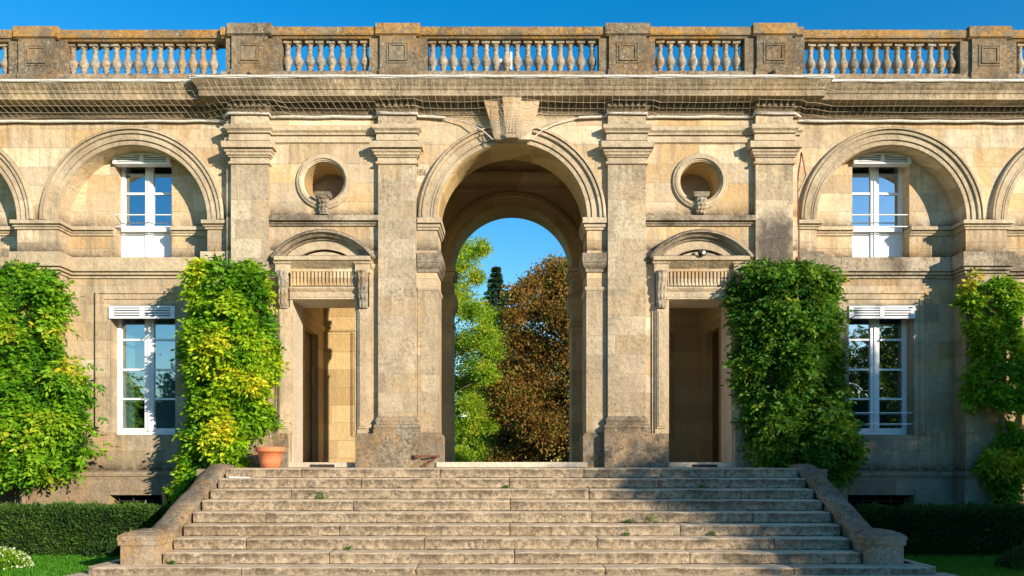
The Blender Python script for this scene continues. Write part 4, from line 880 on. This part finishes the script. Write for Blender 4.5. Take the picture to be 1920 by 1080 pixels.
# conifer
x0, y0 = PX(930, 45), 45; root = thing('conifer', 'narrow dark blue green fir rising between the two trees in the arch', 'tree', (x0, y0, 0))
zt = PZ(497, y0); MB().tube([(x0, y0, 0), (x0, y0, zt)], [.3, .03], 8).build('trunk', M['bark'], root)
n = 26000; t = RNG.uniform(0, 1, n)**1.1; lay = (np.floor(t*26)+RNG.uniform(0, .55, n))/26; th = RNG.uniform(0, 2*PI, n); rr = (.15+1-lay)*2.1*RNG.uniform(.1, 1, n)**.6*(.75+.25*np.sin(th*5+lay*40))
rr = np.minimum(rr, 2.1*lay*0+3.2); Z = zt*(.35+.65*lay)+.0
rr = (1-lay)*4.2*RNG.uniform(.1, 1, n)**.6*(.7+.3*np.sin(th*5+np.floor(t*26)*2.1))+.05
Pn = np.stack([x0+np.cos(th)*rr, y0+np.sin(th)*rr, Z-rr*.22], 1); D = np.stack([np.cos(th), np.sin(th), RNG.uniform(-.5, .2, n)], 1)
leaves_obj('needles', M['conif'], root, Pn, D, RNG.uniform(.15, .32, n), RNG.uniform(.1, .9, n), width=.35)
# garden trees on the sun side (they shade the right of the steps) and behind the viewer (mirrored in the panes)
def round_crown(cx, cy, cz, rx, rz, k, br):
    o = []
    for i in range(k):
        v = RNG.normal(size=3); v /= np.linalg.norm(v); q = RNG.uniform(.3, .9)
        o.append((cx+v[0]*rx*q, cy+v[1]*rx*q, cz+v[2]*rz*q, br*RNG.uniform(.8, 1.2)))
    return o
tree('shade_tree', 'leafy garden tree out of frame on the sunny side of the steps', (17.5, -13.4, 5.5, .3), round_crown(17.5, -13.4, 5.0, 3.0, 3.1, 30, 1.3)+[(19.6,-12.3,7.0,1.6), (20.2,-12.4,6.0,1.5), (19.8,-12.0,5.0,1.5)]+[(19.3,-12.8,8.9,1.1), (19.9,-12.4,8.2,1.2), (18.6,-12.2,8.3,1.2)], M['t_dark'], 100000, .16, .5, .4, 21., thr=-.28)
for i, (x, y, h, r) in enumerate([(-34, -46, 9.6, 6), (-26, -50, 10.4, 6.5), (-17, -48, 9.2, 6), (-43, -44, 10.0, 6.5), (20, -44, 11.4, 6.5), (30, -46, 14.5, 7), (-6, -56, 10.5, 6), (41, -40, 13.5, 7)]):
    lab = ['far garden tree behind the viewer, left group, second from the edge', 'taller far garden tree behind the viewer, left group', 'small far garden tree behind the viewer, left of the path', 'far garden tree behind the viewer, at the left edge', 'far garden tree behind the viewer, right of the path', 'tallest far garden tree behind the viewer, on the right', 'far garden tree behind the viewer, close to the path', 'far garden tree behind the viewer, at the right edge'][i]
    tree('garden_tree', lab, (x, y, h*.6, .35), round_crown(x, y, h*.55, r*.7, h*.36, 14, r*.38), M['t_dark'], 9000, .42, .35, .4, 30.+i, thr=-.4, group='trees across the garden')

for i, (x, y, h, r) in enumerate([(20.5, -4.5, 12, 3.4), (24.5, -8.5, 13, 4.0), (21.5, 0.5, 12, 3.6)]):  # unseen trees added to block ambient sky and darken the right side
    tree('side_tree', ['tall dark tree out of frame beside the right wing, nearest the steps', 'tall dark tree out of frame beside the right wing, farthest from the wall', 'tall dark tree out of frame beside the right wing, closest to the wall'][i],
         (x, y, h*.6, .3), round_crown(x, y, h*.52, r*.75, h*.42, 22, r*.4), M['t_dark'], 26000, .25, .4, .4, 50.+i, thr=-.4, group='tall trees beside the right wing')

hedge('garden_hedge', 'tall dark boundary hedge closing the garden behind the viewer', -62, 62, -41, -39.5, 6.0, 40000, M['t_dark'], .35, 9.)  # unseen hedge added to keep the bright horizon out of the pane reflections
for o_ in bpy.data.objects:
    if o_.name == 'garden_hedge': o_['group'] = 'boundary hedge'
